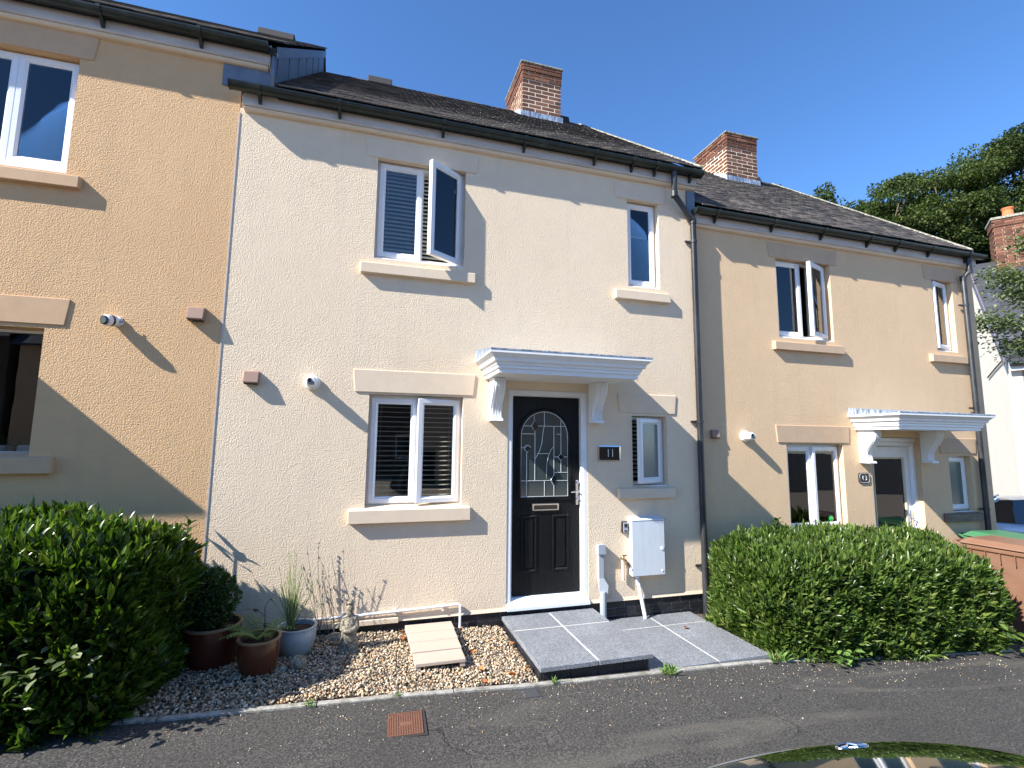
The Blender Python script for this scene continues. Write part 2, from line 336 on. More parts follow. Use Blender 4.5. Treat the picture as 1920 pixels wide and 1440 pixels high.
def tag(o, label, cat, group=None):
    o['label'] = label; o['category'] = cat
    if group: o['group'] = group
    return o
def struct(name, mb, m, **k): return obj(name, mb, m, kind='structure', **k)
def rect(x0, x1, z0, z1): return [(x0,z0),(x1,z0),(x1,z1),(x0,z1)]
def np_mesh(name, V, T, m, smooth=False):
    me = bpy.data.meshes.new(name); V = np.asarray(V, np.float32); T = np.asarray(T, np.int32); k = T.shape[1]
    me.vertices.add(len(V)); me.vertices.foreach_set('co', V.ravel()); me.loops.add(T.size); me.loops.foreach_set('vertex_index', T.ravel())
    me.polygons.add(len(T)); me.polygons.foreach_set('loop_start', np.arange(0, T.size, k, dtype=np.int32))
    me.update(calc_edges=True); me.validate(); me.materials.append(m)
    if smooth: me.polygons.foreach_set('use_smooth', [True]*len(T))
    return me
def scatter(tv, tf, P, A, U, L, Wd):
    """copies of a template (x=width, y=length, z=up) at P with length axis A, up hint U, sizes L, Wd"""
    A = A/np.linalg.norm(A, axis=1, keepdims=True); X = np.cross(A, U); X /= np.linalg.norm(X, axis=1, keepdims=True)+1e-9; Z = np.cross(X, A)
    V = P[:,None,:]+tv[None,:,0:1]*X[:,None,:]*Wd[:,None,None]+tv[None,:,1:2]*A[:,None,:]*L[:,None,None]+tv[None,:,2:3]*Z[:,None,:]*Wd[:,None,None]
    n = len(P); T = tf[None]+(np.arange(n)*len(tv))[:,None,None]
    return V.reshape(-1,3), T.reshape(-1,3), (X,A,Z)
LV = np.array([(0,0,0),(0,.35,-.08),(0,.72,-.06),(0,1,-.22),(-.5,.32,.12),(-.42,.68,.1),(.5,.32,.12),(.42,.68,.1)], float)
LF = np.array([(0,4,1),(4,5,1),(1,5,2),(5,3,2),(0,1,6),(1,7,6),(1,2,7),(2,3,7)])
DV = np.array([(0,0,0),(-.5,.45,.1),(.5,.45,.1),(0,1,0)], float); DF = np.array([(0,2,1),(1,2,3)])

# ------------------------------------------------------------------ ground
GX = [-200,-60,-8,-5,-2.5,-1,-.2,.8,1.95,3.4,5,7,12,40,300]; GZ = [2.2,1.6,.35,.12,-.05,-.10,-.145,-.175,-.21,-.33,-.44,-.6,-.88,-1.9,-4]
def g(x): return float(np.interp(x, GX, GZ))
xs = sorted(set(GX+list(np.arange(-10,14,.5)))); ys = [-200,-60,-30,-12,-6,-3,-1.5,0,3,12,40,120,300]
V = [(x,y,g(x)) for y in ys for x in xs]; nx = len(xs)
Fq = [(j*nx+i, j*nx+i+1, (j+1)*nx+i+1, (j+1)*nx+i) for j in range(len(ys)-1) for i in range(nx-1)]
struct('road', MB().add(V, Fq), M_tar)
def sheet(x0, x1, y0, y1, dz, n=20):
    xx = np.linspace(x0, x1, n+1); b = MB()
    b.add([(x,y,g(x)+dz) for y in (y0,y1) for x in xx], [(i,i+1,n+2+i,n+1+i) for i in range(n)]); return b
def sheetbox(x0, x1, y0, y1, z0, z1, n=6, jag=0):
    xx = np.linspace(x0, x1, n+1); b = MB()
    for i in range(n):
        a, c = xx[i], xx[i+1]
        b.add([(a,y0,g(a)+z0),(c,y0,g(c)+z0),(c,y1,g(c)+z0),(a,y1,g(a)+z0),(a,y0,g(a)+z1),(c,y0,g(c)+z1),(c,y1,g(c)+z1),(a,y1,g(a)+z1)],
              [(0,3,2,1),(4,5,6,7),(0,1,5,4),(2,3,7,6)]+([(3,0,4,7)] if i == 0 else [])+([(1,2,6,5)] if i == n-1 else []))
    return b
struct('gravel_bed_base', sheet(-2.8,-.04,-1.13,.02,.006), M_soil)
struct('hedge_bed', sheet(-7,-2.82,-1.13,.02,.012), M_soil)
struct('hedge_bed', sheet(2.08,5.1,-1.13,.13,.012), M_soil)
kx = -7.0
while kx < 5.1:
    k2 = min(kx+.9, 5.1); struct('kerb_edging', sheetbox(kx+.003, k2-.003, -1.175, -1.13, -.05, .014+random.uniform(-.003,.004), 3), M_edge, bev=.003); kx = k2

# ------------------------------------------------------------------ houses
PITCH = .823
def roofz(y): return 4.865+PITCH*(y+.12)
def brick_mesh(l, h, d, m): return MB().box(-l/2, l/2, 0, d, 0, h).mesh('brick', m, bev=.003)
def chimney(house, x0, x1, y0, y1, zb, zt):
    """part chimney (mortar core) with brick sub-parts"""
    mir = MIRROR[0]
    c = obj('chimney', MB().box(x0+.003, x1-.003, y0+.003, y1-.003, zb, zt-.035), M_mortar, house)
    me = brick_mesh(.215, .061, .06, M_brick); mh = brick_mesh(.1025, .061, .06, M_brick); k = 0; z = zb+.1
    while z < zt-.08:
        out = .012 if z > zt-.33 and z <= zt-.17 else (.026 if z > zt-.17 else 0)
        for side, (a0, a1) in enumerate(((x0,x1),(y0,y1),(y0,y1),(x0,x1))):
            L = a1-a0; n = max(1, round((L+.01)/.225)); pitch = (L+.01)/n; off = (k%2)*pitch/2
            for i in range(n+1):
                s0 = a0-off+i*pitch if k%2 else a0+i*pitch; s1 = s0+pitch-.015
                s0c, s1c = max(s0, a0), min(s1, a1)
                if s1c-s0c < .03: continue
                ctr = (s0c+s1c)/2; half = (s1c-s0c) < .17
                b = bpy.data.objects.new('brick', mh if half else me); COL.objects.link(b); b.parent = c
                sc = (s1c-s0c)/(.1025 if half else .215); b.scale = (sc,1,1)
                j = random.uniform(-.0015,.0015)
                if side == 0: b.location = (ctr, y0-out+j, z)
                elif side == 1: b.location = (x0-out+j, ctr, z); b.rotation_euler = (0,0,-math.pi/2)
                elif side == 2: b.location = (x1+out+j, ctr, z); b.rotation_euler = (0,0,math.pi/2)
                else: b.location = (ctr, y1+out+j, z); b.rotation_euler = (0,0,math.pi)
        z += .075; k += 1
    obj('flaunching', MB().box(x0-.04, x1+.04, y0-.04, y1+.04, zt-.035, zt), M_moss, c, bev=.01)
    zf = roofz(y0)
    obj('lead_flashing', MB().box(x0-.03, x1+.03, y0-.032, y0-.02, zf-.03, zf+.14), M_leadf, c)
    side = [(y0-.02, zf-.05),(y0-.02, zf+.15),(y0+.1, zf+.24),(y0+.34, zf+.37),(y0+.42, roofz(y0+.42)+.0),(y0+.42, roofz(y0+.42)-.1)]
    obj('lead_flashing', MB().prism(side, 'x', x0-.038, x0-.03), M_lead2, c, label='white side flashing beside the chimney')
    return c
TILE = None; TILES_REST = None
def roof(house, x0, x1, ridge_vents=()):
    global TILE, TILES_REST
    ye, yr = -.10, 3.42; ze, zr = roofz(ye), roofz(yr)
    sl = math.hypot(yr-ye, zr-ze); ang = math.atan(PITCH)
    th = .05
    deck = MB().prism([(ye,ze-.02),(yr,zr-.02),(7.2,roofz(-.36)-.02),(7.2,roofz(-.36)-.09),(yr,zr-.10),(ye,ze-.09)], 'x', x0, x1)
    rf = obj('roof', deck, M_deck, house)
    if TILE is None: TILE = MB().box(-.080, .080, 0, .21, 0, .013).mesh('tile', M_tile, bev=.002)
    n = round((x1-x0)/.165); px = (x1-x0)/n; mir = MIRROR[0]
    rows = int(sl/.1); cnt = 0; rest = MB()
    tilt = ang-.055
    for r_ in range(rows):
        s = r_*.1; y = ye-.03+s*math.cos(ang); z = ze+.002+s*math.sin(ang)
        for i in range(n+(r_%2)):
            xc = x0+(i+.5)*px-(px/2 if r_%2 else 0); xc = min(max(xc, x0+.045), x1-.045)
            jr, jz = random.uniform(-.012,.012), random.uniform(0,.006)
            if r_ < 10 and cnt < 300:
                o = bpy.data.objects.new('tile', TILE); COL.objects.link(o); o.parent = rf; cnt += 1
                o.location = (mir*xc, y, z+jz+.022); o.rotation_euler = (tilt, jr, jr)
            else:
                c, s_ = math.cos(tilt), math.sin(tilt); vs = []
                for (a, b, d) in [(-.08,0,0),(.08,0,0),(.08,.2,0),(-.08,.2,0),(-.08,0,.013),(.08,0,.013),(.08,.2,.013),(-.08,.2,.013)]:
                    a2, b2 = a-b*jr, b+a*jr; d2 = d+jz+a*jr
                    vs.append((xc+a2, y+b2*c-d2*s_, z+.022+b2*s_+d2*c))
                rest.add(vs, [(4,5,6,7),(0,1,5,4),(1,2,6,5),(3,0,4,7)])
    me = bpy.data.meshes.new('tile_courses'); vv = rest.v if mir > 0 else [(-a,b,c) for a,b,c in rest.v]
    ff = rest.f if mir > 0 else [tuple(reversed(f)) for f in rest.f]
    me.from_pydata(vv, [], ff); me.materials.append(M_tile)
    obj('tile_courses', me, None, rf, kind='stuff')
    k = int((x1-x0)/.33); rp = (x1-x0)/k
    for i in range(k):
        a = x0+i*rp; h = .008*(i%2)
        obj('ridge_tile', MB().prism([(yr-.15,zr-.085+h),(yr-.13,zr-.06+h),(yr,zr+.06+h),(yr+.13,zr-.06+h),(yr+.15,zr-.085+h),(yr,zr+.03+h)], 'x', a+.003, a+rp+.004), M_tile, rf)
    for a, b in ridge_vents:
        obj('ridge_vent', MB().prism([(yr-.16,zr-.06),(yr-.1,zr+.10),(yr+.1,zr+.10),(yr+.16,zr-.06)], 'x', a, b), M_deck, rf, bev=.01)
    # pale mortar verge at the right gable
    for xa, xb in ((x1-.004, x1+.022),):
        obj('verge', MB().prism([(ye-.02,ze-.02),(yr,zr-.02),(yr,zr+.085),(ye-.02,ze+.07)], 'x', xa, xb), M_moss, rf)
    return rf
def gutter(house, x0, x1, brackets, gx0=None, gx1=None):
    gy, gz, gr = -.13, 4.852, .056
    a = [math.pi+math.pi*k/10 for k in range(11)]
    prof = [(gy+gr*math.cos(t), gz+gr*math.sin(t)) for t in a]+[(gy+(gr-.005)*math.cos(t), gz+(gr-.005)*math.sin(t)) for t in reversed(a)]
    gx0 = x0-.07 if gx0 is None else gx0; gx1 = x1+.03 if gx1 is None else gx1
    gt = obj('gutter', MB().prism(prof, 'x', gx0, gx1), M_gutter, house, auto=40)
    for e in (gx0, gx1-.006): 
        obj('end_cap', MB().prism([(gy+(gr+.004)*math.cos(t), gz+(gr+.004)*math.sin(t)) for t in a], 'x', e-.002, e+.008), M_gutter, gt)
    for b in brackets:
        pr = [(gy+(gr+.011)*math.cos(t), gz+(gr+.011)*math.sin(t)) for t in a]+[(gy+(gr+.0015)*math.cos(t), gz+(gr+.0015)*math.sin(t)) for t in reversed(a)]
        mb = MB().prism(pr, 'x', b-.016, b+.016); mb.prism([(-.073,gz-.005),(-.073,gz-.125),(-.088,gz-.12),(-.135,gz-.062),(-.13,gz-.05)], 'x', b-.013, b+.013)
        obj('gutter_bracket', mb, M_gutter, gt)
    f = MB().prism([(.0,4.708),(-.062,4.708),(-.070,4.722),(-.070,4.90),(0,4.90)], 'x', x0, x1)
    fa = obj('fascia', f, M_fascia, house, bev=.002)
    obj('soffit_trim', MB().prism([(-.0,4.672),(-.035,4.676),(-.05,4.69),(-.05,4.706),(0,4.706)], 'x', x0+.01, x1-.01), M_s11, fa)
    return gt
def canopy(house, right_lead=1.0):
    # moulded profile (offset, z)
    prof = [(0,2.258),(0,2.295),(.018,2.300),(.018,2.325),(.030,2.332),(.030,2.352),(.055,2.360),(.060,2.385),(.085,2.415),(.105,2.425),(.105,2.448),(0,2.455)]
    vs = []; bx0, bx1, by = -.245, 1.175, -.545; n = len(prof)
    for sx, sy in ((0,0),(0,1),(1,1),(1,0)):
        for d, z in prof: vs.append(((bx1+d if sx else bx0-d), (by-d if sy else .002), z))
    fs = [(k*n+i, k*n+i+1, (k+1)*n+i+1, (k+1)*n+i) for k in range(3) for i in range(n-1)]
    fs += [(0,n,2*n,3*n), (n-1,4*n-1,3*n-1,2*n-1)]
    cp = obj('canopy', MB().add(vs, fs), M_white, house)
    a = .108
    top = MB().add([(bx0-a,by-a,2.449),(bx1+a,by-a,2.449),(bx1+a,0,2.449),(bx0-a,0,2.449),(bx0-a,by-a,2.462),(bx1+a,by-a,2.462),(bx1+a-.1*right_lead,0,2.54),(bx0-a,0,2.54)],
                   [(0,3,2,1),(4,5,6,7),(0,1,5,4),(1,2,6,5),(2,3,7,6),(3,0,4,7)])
    obj('lead_top', top, M_leadf, cp)
    for bx in (-.205, .895):
        pr = []
        for t in np.linspace(0, 1, 15):
            z = 2.256-.39*t; y = -.215+.125*t-.030*math.sin(t*math.pi*2); pr.append((y, z))
        pr = [(-.004,2.256)]+pr+[(-.135,1.862),(-.14,1.838),(-.004,1.838)]
        b = MB().prism(pr, 'x', bx, bx+.118)
        for k in range(4):
            bxk = bx+.018+k*.026; ridge = [(y-.009, z) for y, z in pr[1:-3]]+[(y+.004, z) for y, z in reversed(pr[1:-3])]
            b.prism(ridge, 'x', bxk, bxk+.012)
        obj('bracket', b, M_white, cp, auto=35)
SASH = [(0,.055),(0,.012),(.004,.008),(.040,.008),(.044,.011),(.058,.024),(.058,.055)]
def casement(win, x0, x1, z0, z1, hinge=None, theta=0, pane=M_glass):
    """sash in the frame; y offset .062; hinge 'l'/'r'"""
    yb = YB
    sash = MB().ring(x0, x1, z0, z1, [(d, y+yb-.008) for d, y in SASH])
    pn = MB().box(x0+.05, x1-.05, yb+.018, yb+.022, z0+.05, z1-.05)
    bars = MB().ring(x0+.052, x1-.052, z0+.052, z1-.052, [(0,yb+.012),(0,yb+.017),(.008,yb+.017),(.008,yb+.014)])
    if theta:
        hx = x1 if hinge == 'r' else x0; t = R(theta)*(1 if hinge == 'r' else -1); hy = yb
        def rot(v): 
            dx, dy = v.x-hx, v.y-hy; return Vector((hx+dx*math.cos(t)-dy*math.sin(t), hy+dx*math.sin(t)+dy*math.cos(t), v.z))
        for b in (sash, pn, bars): b.map(rot)
    obj('casement', sash, M_upvc, win); obj('pane', pn, pane, win); obj('glazing_bead', bars, M_grey if False else M_upvc, win)
def window(house, x0, x1, z0, z1, bays, board=True, y0=.07):
    global YB; YB = y0-.008
    fr = MB().ring(x0, x1, z0+.04, z1, [(0,y0+.065),(0,y0+.016),(.036,y0+.016),(.036,y0+.065)])
    for b in bays[:-1]: fr.box(b[1]-.016, b[1]+.016, y0+.018, y0+.06, z0+.07, z1-.03)
    if board: fr.box(x0, x1, y0-.048, y0+.05, z0-.004, z0+.034)
    wn = obj('window', fr, M_upvc, house, bev=.003)
    for b in bays:
        kw = b[2] if len(b) > 2 else {}
        if kw.get('fixed'): obj('pane', MB().box(b[0]+.002, b[1]-.002, y0+.03, y0+.034, z0+.07, z1-.03), M_glass, wn); continue
        casement(wn, b[0], b[1], z0+.062, z1-.026, **kw)
    return wn
def lintel(house, x0, x1, z0, z1, m, fl=.022):
    obj('lintel', MB().prism([(x0+fl,z0),(x1-fl,z0),(x1,z1),(x0,z1)], 'y', -.011, .06), m, house, bev=.004)
def sill(house, x0, x1, z0, z1, m):
    obj('sill', MB().prism([(-.055,z0),(.12,z0),(.12,z1+.045),(-.02,z1+.008),(-.055,z1)], 'x', x0, x1), m, house, bev=.004)
def door11(house):
    fr = MB().ring(0, .882, .03, 2.169, [(0,.13),(0,.012),(.008,.006),(.045,.006),(.055,.022),(.062,.03),(.062,.13)])
    d = obj('door', fr, M_upvc, house, bev=.002)
    obj('threshold', MB().prism([(-.045,.004),(.13,.004),(.13,.10),(.05,.10),(-.02,.045),(-.045,.03)], 'x', .004, .878), M_threshold, d)
    x0, x1 = .064, .818
    obj('door_leaf', MB().plate([rect(x0, x1, .104, 2.105)], .075, .12), M_door, d, bev=.004)
    cx, rr, zs, zb = .422, .258, 1.692, 1.075
    arch = [(cx-rr,zb),(cx+rr,zb)]+[(cx+rr*math.cos(t), zs+rr*math.sin(t)) for t in np.linspace(0, math.pi, 25)]
    obj('glass', MB().plate([arch], .066, .0745), M_doorglass, d)
    def out(f, y): return [(cx+(x-cx)*(rr+f)/rr, y, (zb-f if z <= zb else (z if z <= zs and abs(abs(x-cx)-rr)<1e-6 else zs+(z-zs)*(rr+f)/rr))) for x, z in arch]
    loops = [out(0,.064), out(.012,.058), out(.030,.060), out(.042,.0765)]; n = len(arch); mb = MB()
    mb.add([p for lp in loops for p in lp], [(k*n+i, k*n+(i+1)%n, (k+1)*n+(i+1)%n, (k+1)*n+i) for k in range(3) for i in range(n)])
    obj('moulding', mb, M_door, d, auto=50)
    ld = MB()
    def came(pts, r=.0034): ld.tube([(x, .064, z) for x, z in pts], r, 5)
    came(arch+[arch[0]], .0045)
    for p in ([(.164,1.236),(.51,1.236)],[(.54,1.234),(.679,1.234)],[(.164,1.717),(.312,1.717)],[(.164,1.80),(.275,1.80)],[(.347,1.80),(.679,1.80)],[(.314,1.74),(.314,1.236)],[(.306,1.86),(.306,1.91)],
              [(.418,1.95),(.418,1.80)],[(.224,1.525),(.224,1.076)],[(.42,1.236),(.42,1.076)],[(.525,1.656),(.525,1.297)],[(.525,1.80),(.525,1.656)],[(.525,1.185),(.525,1.076)],[(.604,1.44),(.604,1.318)],[(.604,1.86),(.604,1.515)],
              [(.525,1.318),(.679,1.318)],[(.341,1.514),(.474,1.515)],[(.164,1.575),(.195,1.575)],[(.64,1.48),(.679,1.48)],[(.525,1.48),(.57,1.48)],[(.56,1.717),(.604,1.717)]): came(p)
    came([(.418,1.80),(.408,1.77),(.401,1.717),(.39,1.62),(.365,1.54),(.33,1.48),(.314,1.458)]); came([(.525,1.59),(.49,1.55),(.465,1.49),(.448,1.42),(.442,1.33),(.442,1.236)])
    came([(.195,1.575),(.22,1.60),(.245,1.60),(.268,1.575)])
    ld.v = [(x, min(y, .0665), z) for x, y, z in ld.v]
    bv = MB()
    for x, z, a, b in ((.312,1.80,.036,.06),(.231,1.562,.034,.036),(.604,1.478,.034,.036),(.525,1.240,.034,.058)):
        came([(x-a,z),(x,z+b),(x+a,z),(x,z-b),(x-a,z)], .0045); bv.prism([(x-a,z),(x,z-b),(x+a,z),(x,z+b)], 'y', .061, .0655)
    obj('leading', ld, M_leading, d); obj('bevelled_glass', bv, M_bevel, d)
    for a, b in ((.165,.345),(.508,.695)):
        pm = MB().ring(a, b, .325, .888, [(0,.0755),(.006,.066),(.014,.064),(.022,.068),(.03,.0755),(.03,.08)]).prism([(a+.045,.37),(b-.045,.37),(b-.045,.843),(a+.045,.843)], 'y', .067, .076)
        obj('panel', pm, M_door, d, bev=.003)
    lb = MB().box(.283, .583, .058, .075, .93, 1.005); obj('letterbox', lb, M_chrome, d, bev=.006)
    obj('letterbox_flap', MB().box(.305, .561, .053, .058, .946, .988), M_blackgloss, d, bev=.002)
    hd = MB().box(.770, .800, .058, .075, .985, 1.235).tube([(.785,.062,1.12),(.785,.02,1.12)], .009).tube([(.79,.02,1.122),(.76,.018,1.125),(.70,.018,1.118)], [.010,.009,.008])
    hd.tube([(.785,.06,1.215),(.785,.035,1.215)], .012).tube([(.785,.06,1.04),(.785,.045,1.04)], .013)
    obj('handle', hd, M_chrome, d, bev=.002)
    kb = MB().tube([(.785,.044,1.04),(.80,.035,1.075),(.83,.03,1.06),(.82,.03,1.02),(.785,.044,1.0)], .003)
    obj('key_ring', kb, M_chrome, d)
def door13(house):
    yy = .10
    fr = MB().ring(0, .882, .03, 2.11, [(0,.2),(0,yy-.03),(.045,yy-.03),(.055,yy-.01),(.062,yy),(.062,.2)])
    fr.box(-.02, .90, yy-.05, yy+.02, 2.112, 2.165)
    d = obj('door', fr, M_upvc, house, bev=.003)
    leaf = MB().plate([rect(.064,.818,.104,2.045), list(reversed(rect(.16,.722,.92,1.905)))], yy+.012, yy+.06); obj('door_leaf', leaf, M_white, d, bev=.003)
    obj('glazing_bead', MB().ring(.16,.722,.92,1.905,[(0,yy+.02),(0,yy+.002),(.018,yy+.006),(.024,yy+.02)]), mat('cream_bead',(.62,.55,.36),.5), d)
    obj('glass', MB().box(.165,.717,yy+.024,yy+.03,.925,1.90), M_glass, d)
    obj('door_curtain', MB().box(.1,.78,yy+.12,yy+.13,.6,2.0), M_room, d)
    obj('handle', MB().box(.765,.792,yy-.008,yy+.012,.98,1.2).tube([(.778,yy,1.1),(.778,yy-.045,1.1),(.70,yy-.045,1.1)], .008), M_chrome, d)
def door_plain(house): door13(house)
HOLES = [rect(-1.376,-.485,3.40,4.455), rect(1.404,1.814,3.40,4.455), rect(-1.36,-.463,.995,2.07), rect(1.416,1.854,1.16,1.93), rect(0,.882,.0,2.17)]
def shell(house, m, ms, x0=-2.632, x1=2.298, plinth=True):
    wl = MB().plate([rect(x0, x1, 0, 4.708)]+[list(reversed(h)) for h in HOLES[:4]]+[[(0,0.001),(0,2.17),(.882,2.17),(.882,.001)]], 0, .24)
    wo = obj('wall', wl, m, house)
    gb = [( .241,-.6),(7.0,-.6),(7.0,roofz(-.16)-.1),(3.42,roofz(3.42)-.11),(.241,roofz(.241)-.11)]
    sw = MB().prism(gb, 'x', x0+.001, x0+.1).prism(gb, 'x', x1-.1, x1-.001).box(x0+.1, x1-.1, 6.9, 7.0, -.6, 4.7)
    obj('gable_wall', sw, m, house)
    obj('upper_wall', MB().box(x0+.002, x1-.002, .02, .238, 4.709, 4.86), m, house)
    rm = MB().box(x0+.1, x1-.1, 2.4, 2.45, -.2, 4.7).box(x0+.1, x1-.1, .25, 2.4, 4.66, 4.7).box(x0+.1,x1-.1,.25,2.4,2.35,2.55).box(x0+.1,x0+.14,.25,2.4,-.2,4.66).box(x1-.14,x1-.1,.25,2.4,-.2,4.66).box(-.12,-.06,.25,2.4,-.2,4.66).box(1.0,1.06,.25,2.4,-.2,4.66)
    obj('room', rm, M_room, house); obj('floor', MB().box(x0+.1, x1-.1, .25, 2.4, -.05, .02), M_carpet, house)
    # bell-cast lip where the render stops
    obj('render_lip', MB().prism([(-.014,.0),(0,.0),(0,.03),(-.003,.03)], 'x', x0, -.002).prism([(-.014,.0),(0,.0),(0,.03),(-.003,.03)], 'x', .885, x1-.002), ms, house)
H11 = thing('terraced_house', 'pale cream terraced house in the middle with the black arched-glass door', 'house', (0,0,0))
H13 = thing('terraced_house', 'sand coloured terraced house on the right, one step lower, with number 13 by its door', 'house', (4.925,.05,-.43))
H9 = thing('terraced_house', 'tan terraced house at the left edge, its eaves higher than its neighbours', 'house', (-5.264,0,.44))
# --- 11
shell(H11, M_r11, M_s11)
obj('corner_bead', MB().box(-2.638,-2.627,-.005,.01,0,4.66), M_fascia, H11)
roof(H11, -2.30, 2.35, ridge_vents=((-1.62,-1.22),(1.78,2.1)))
gutter(H11, -2.60, 2.305, (-2.45,-1.75,-.75,.12,.95,1.42,1.72,2.2), gx0=-2.70, gx1=2.34)
chimney(H11, .965, 1.68, 2.7, 3.7, 6.95, 8.27)
canopy(H11)
for a, b, c, d in ((-1.50,-.353,4.441,4.641),(1.235,1.92,4.441,4.641),(-1.515,-.345,2.086,2.299),(1.24,1.98,1.96,2.169)): lintel(H11, a, b, c, d, M_s11)
for a, b, c, d in ((-1.494,-.376,3.235,3.335),(1.22,1.917,3.235,3.335),(-1.50,-.38,.882,1.0),(1.224,1.914,1.045,1.145)): sill(H11, a, b, c, d, M_s11)
mid = -.925
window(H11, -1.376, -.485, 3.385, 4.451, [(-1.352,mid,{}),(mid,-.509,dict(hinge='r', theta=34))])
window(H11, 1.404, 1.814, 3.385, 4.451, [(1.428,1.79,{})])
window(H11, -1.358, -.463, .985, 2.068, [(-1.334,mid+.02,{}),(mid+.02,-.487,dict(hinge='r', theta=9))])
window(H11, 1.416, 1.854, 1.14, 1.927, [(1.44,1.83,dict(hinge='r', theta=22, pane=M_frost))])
door11(H11)
obj('door_sensor', MB().box(.808,.838,-.012,.006,1.44,1.535), M_whiteplastic, H11, bev=.004)
# plinth of black painted bricks
pl = obj('plinth', MB().box(-2.62, 2.295, .012, .24, -.62, -.001), M_mortarg, H11)
bm_ = brick_mesh(.213, .064, .03, M_blackbrick); bmh = brick_mesh(.100, .064, .03, M_blackbrick)
for k in range(4):
    x = -2.62+(0 if k%2 else -.112)
    while x < 2.29:
        a, b = max(x, -2.62), min(x+.213, 2.295)
        if b-a > .04:
            o = bpy.data.objects.new('brick', bm_); COL.objects.link(o); o.parent = pl
            o.location = ((a+b)/2, .004+random.uniform(0,.003), -.068-.074*k-.0); o.scale.x = (b-a)/.213
        x += .224
# --- 13
MIRROR[0] = 1
shell(H13, M_r13, M_s13, x0=-2.70, x1=2.25)
roof(H13, -2.55, 2.12, ridge_vents=((1.45,1.72),))
gutter(H13, -2.64, 2.26, (-2.35,-1.5,-.7,.1,.62,1.25,2.0), gx0=-2.66, gx1=2.32)
chimney(H13, .315, 1.05, 2.7, 3.65, 6.95, 8.26)
canopy(H13, right_lead=8)
for a, b, c, d in ((-1.50,-.353,4.441,4.641),(1.235,1.92,4.441,4.641),(-1.515,-.345,2.086,2.299),(1.24,1.98,1.96,2.169)): lintel(H13, a, b, c, d, M_s13)
for a, b, c, d in ((-1.494,-.376,3.235,3.335),(1.22,1.917,3.235,3.335),(-1.50,-.38,.882,1.0)): sill(H13, a, b, c, d, M_s13)
sill(H13, 1.224, 1.914, 1.045, 1.145, M_stainsill)
window(H13, -1.376, -.485, 3.385, 4.451, [(-1.352,mid,{}),(mid,-.509,dict(hinge='r', theta=20))])
window(H13, 1.404, 1.814, 3.385, 4.451, [(1.428,1.79,dict(hinge='r', theta=12))])
window(H13, -1.358, -.463, .985, 2.068, [(-1.334,mid,{}),(mid,-.487,dict(hinge='r', theta=4))])
window(H13, 1.416, 1.854, 1.14, 1.927, [(1.44,1.83,dict(pane=M_frost2))])
door13(H13)
obj('plinth', MB().box(-2.69, 2.24, .012, .24, -.5, -.001), M_blackbrick, H13)
# --- 9 (mirror image)
MIRROR[0] = -1
shell(H9, M_r9, M_s9, x0=-2.632+.002, x1=2.298)
roof(H9, -2.93, 2.35, ridge_vents=((-2.45,-1.9),))
gutter(H9, -2.86, 2.3, (-2.3,-1.55,-.5,.4,1.3), gx0=-2.86, gx1=2.3)
canopy(H9)
for a, b, c, d in ((-1.50,-.353,4.456,4.68),(1.235,1.92,4.456,4.68),(-1.515,-.345,2.10,2.32),(1.24,1.98,1.96,2.169)): lintel(H9, a, b, c, d, M_s9)
for a, b, c, d in ((-1.494,-.376,3.265,3.365),(1.22,1.917,3.235,3.335),(-1.53,-.38,.91,1.03),(1.224,1.914,1.045,1.145)): sill(H9, a, b, c, d, M_s9)
window(H9, -1.376, -.485, 3.41, 4.465, [(-1.352,mid,{}),(mid,-.509,{})])
window(H9, 1.404, 1.814, 3.385, 4.451, [(1.428,1.79,{})])
window(H9, -1.358, -.463, 1.0, 2.085, [(-1.334,mid,dict(fixed=1)),(mid,-.487,{})], y0=.15)
window(H9, 1.416, 1.854, 1.14, 1.927, [(1.44,1.83,dict(pane=M_frost))])
door_plain(H9)
obj('plinth', MB().box(-2.62, 2.295, .012, .24, -.7, -.001), M_blackbrick, H9)
# stepped lead-clad cheek between roof 9 and roof 11 (local x negative side = world right)
ck = obj('lead_cheek', MB().prism([(-.09,roofz(-.09)-.05),(3.42,roofz(3.42)-.05),(3.42,roofz(3.42)-.75),(-.0,roofz(-.0)-.55),(-.09,roofz(-.09)-.30)], 'x', -2.915, -2.885), M_lead, H9)
for a in (.0,.55,1.1,1.65,2.2,2.75,3.3):
    obj('lead_roll', MB().prism([(a,roofz(a)-.05),(a+.02,roofz(a)-.04),(a+.02,roofz(a)-.52),(a,roofz(a)-.53)], 'x', -2.924, -2.914), M_lead, ck)
obj('lead_capping', MB().prism([(-.10,roofz(-.10)-.12),(3.44,roofz(3.44)-.12),(3.44,roofz(3.44)+.0),(-.10,roofz(-.10)+.0)], 'x', -2.937, -2.925), M_lead, ck)
obj('lead_cheek', MB().box(-2.885,-2.47,-.012,-.002,4.46,4.70), M_lead, H9)
obj('fascia_end', MB().prism([(-.075,4.70),(-.075,4.90),(.0,4.90),(.0,4.66)], 'x', -2.872, -2.862), M_fascia, H9)
MIRROR[0] = 1
obj('lead_flashing', MB().box(2.20,2.31,-.022,-.002,4.34,4.66), M_lead, H11)
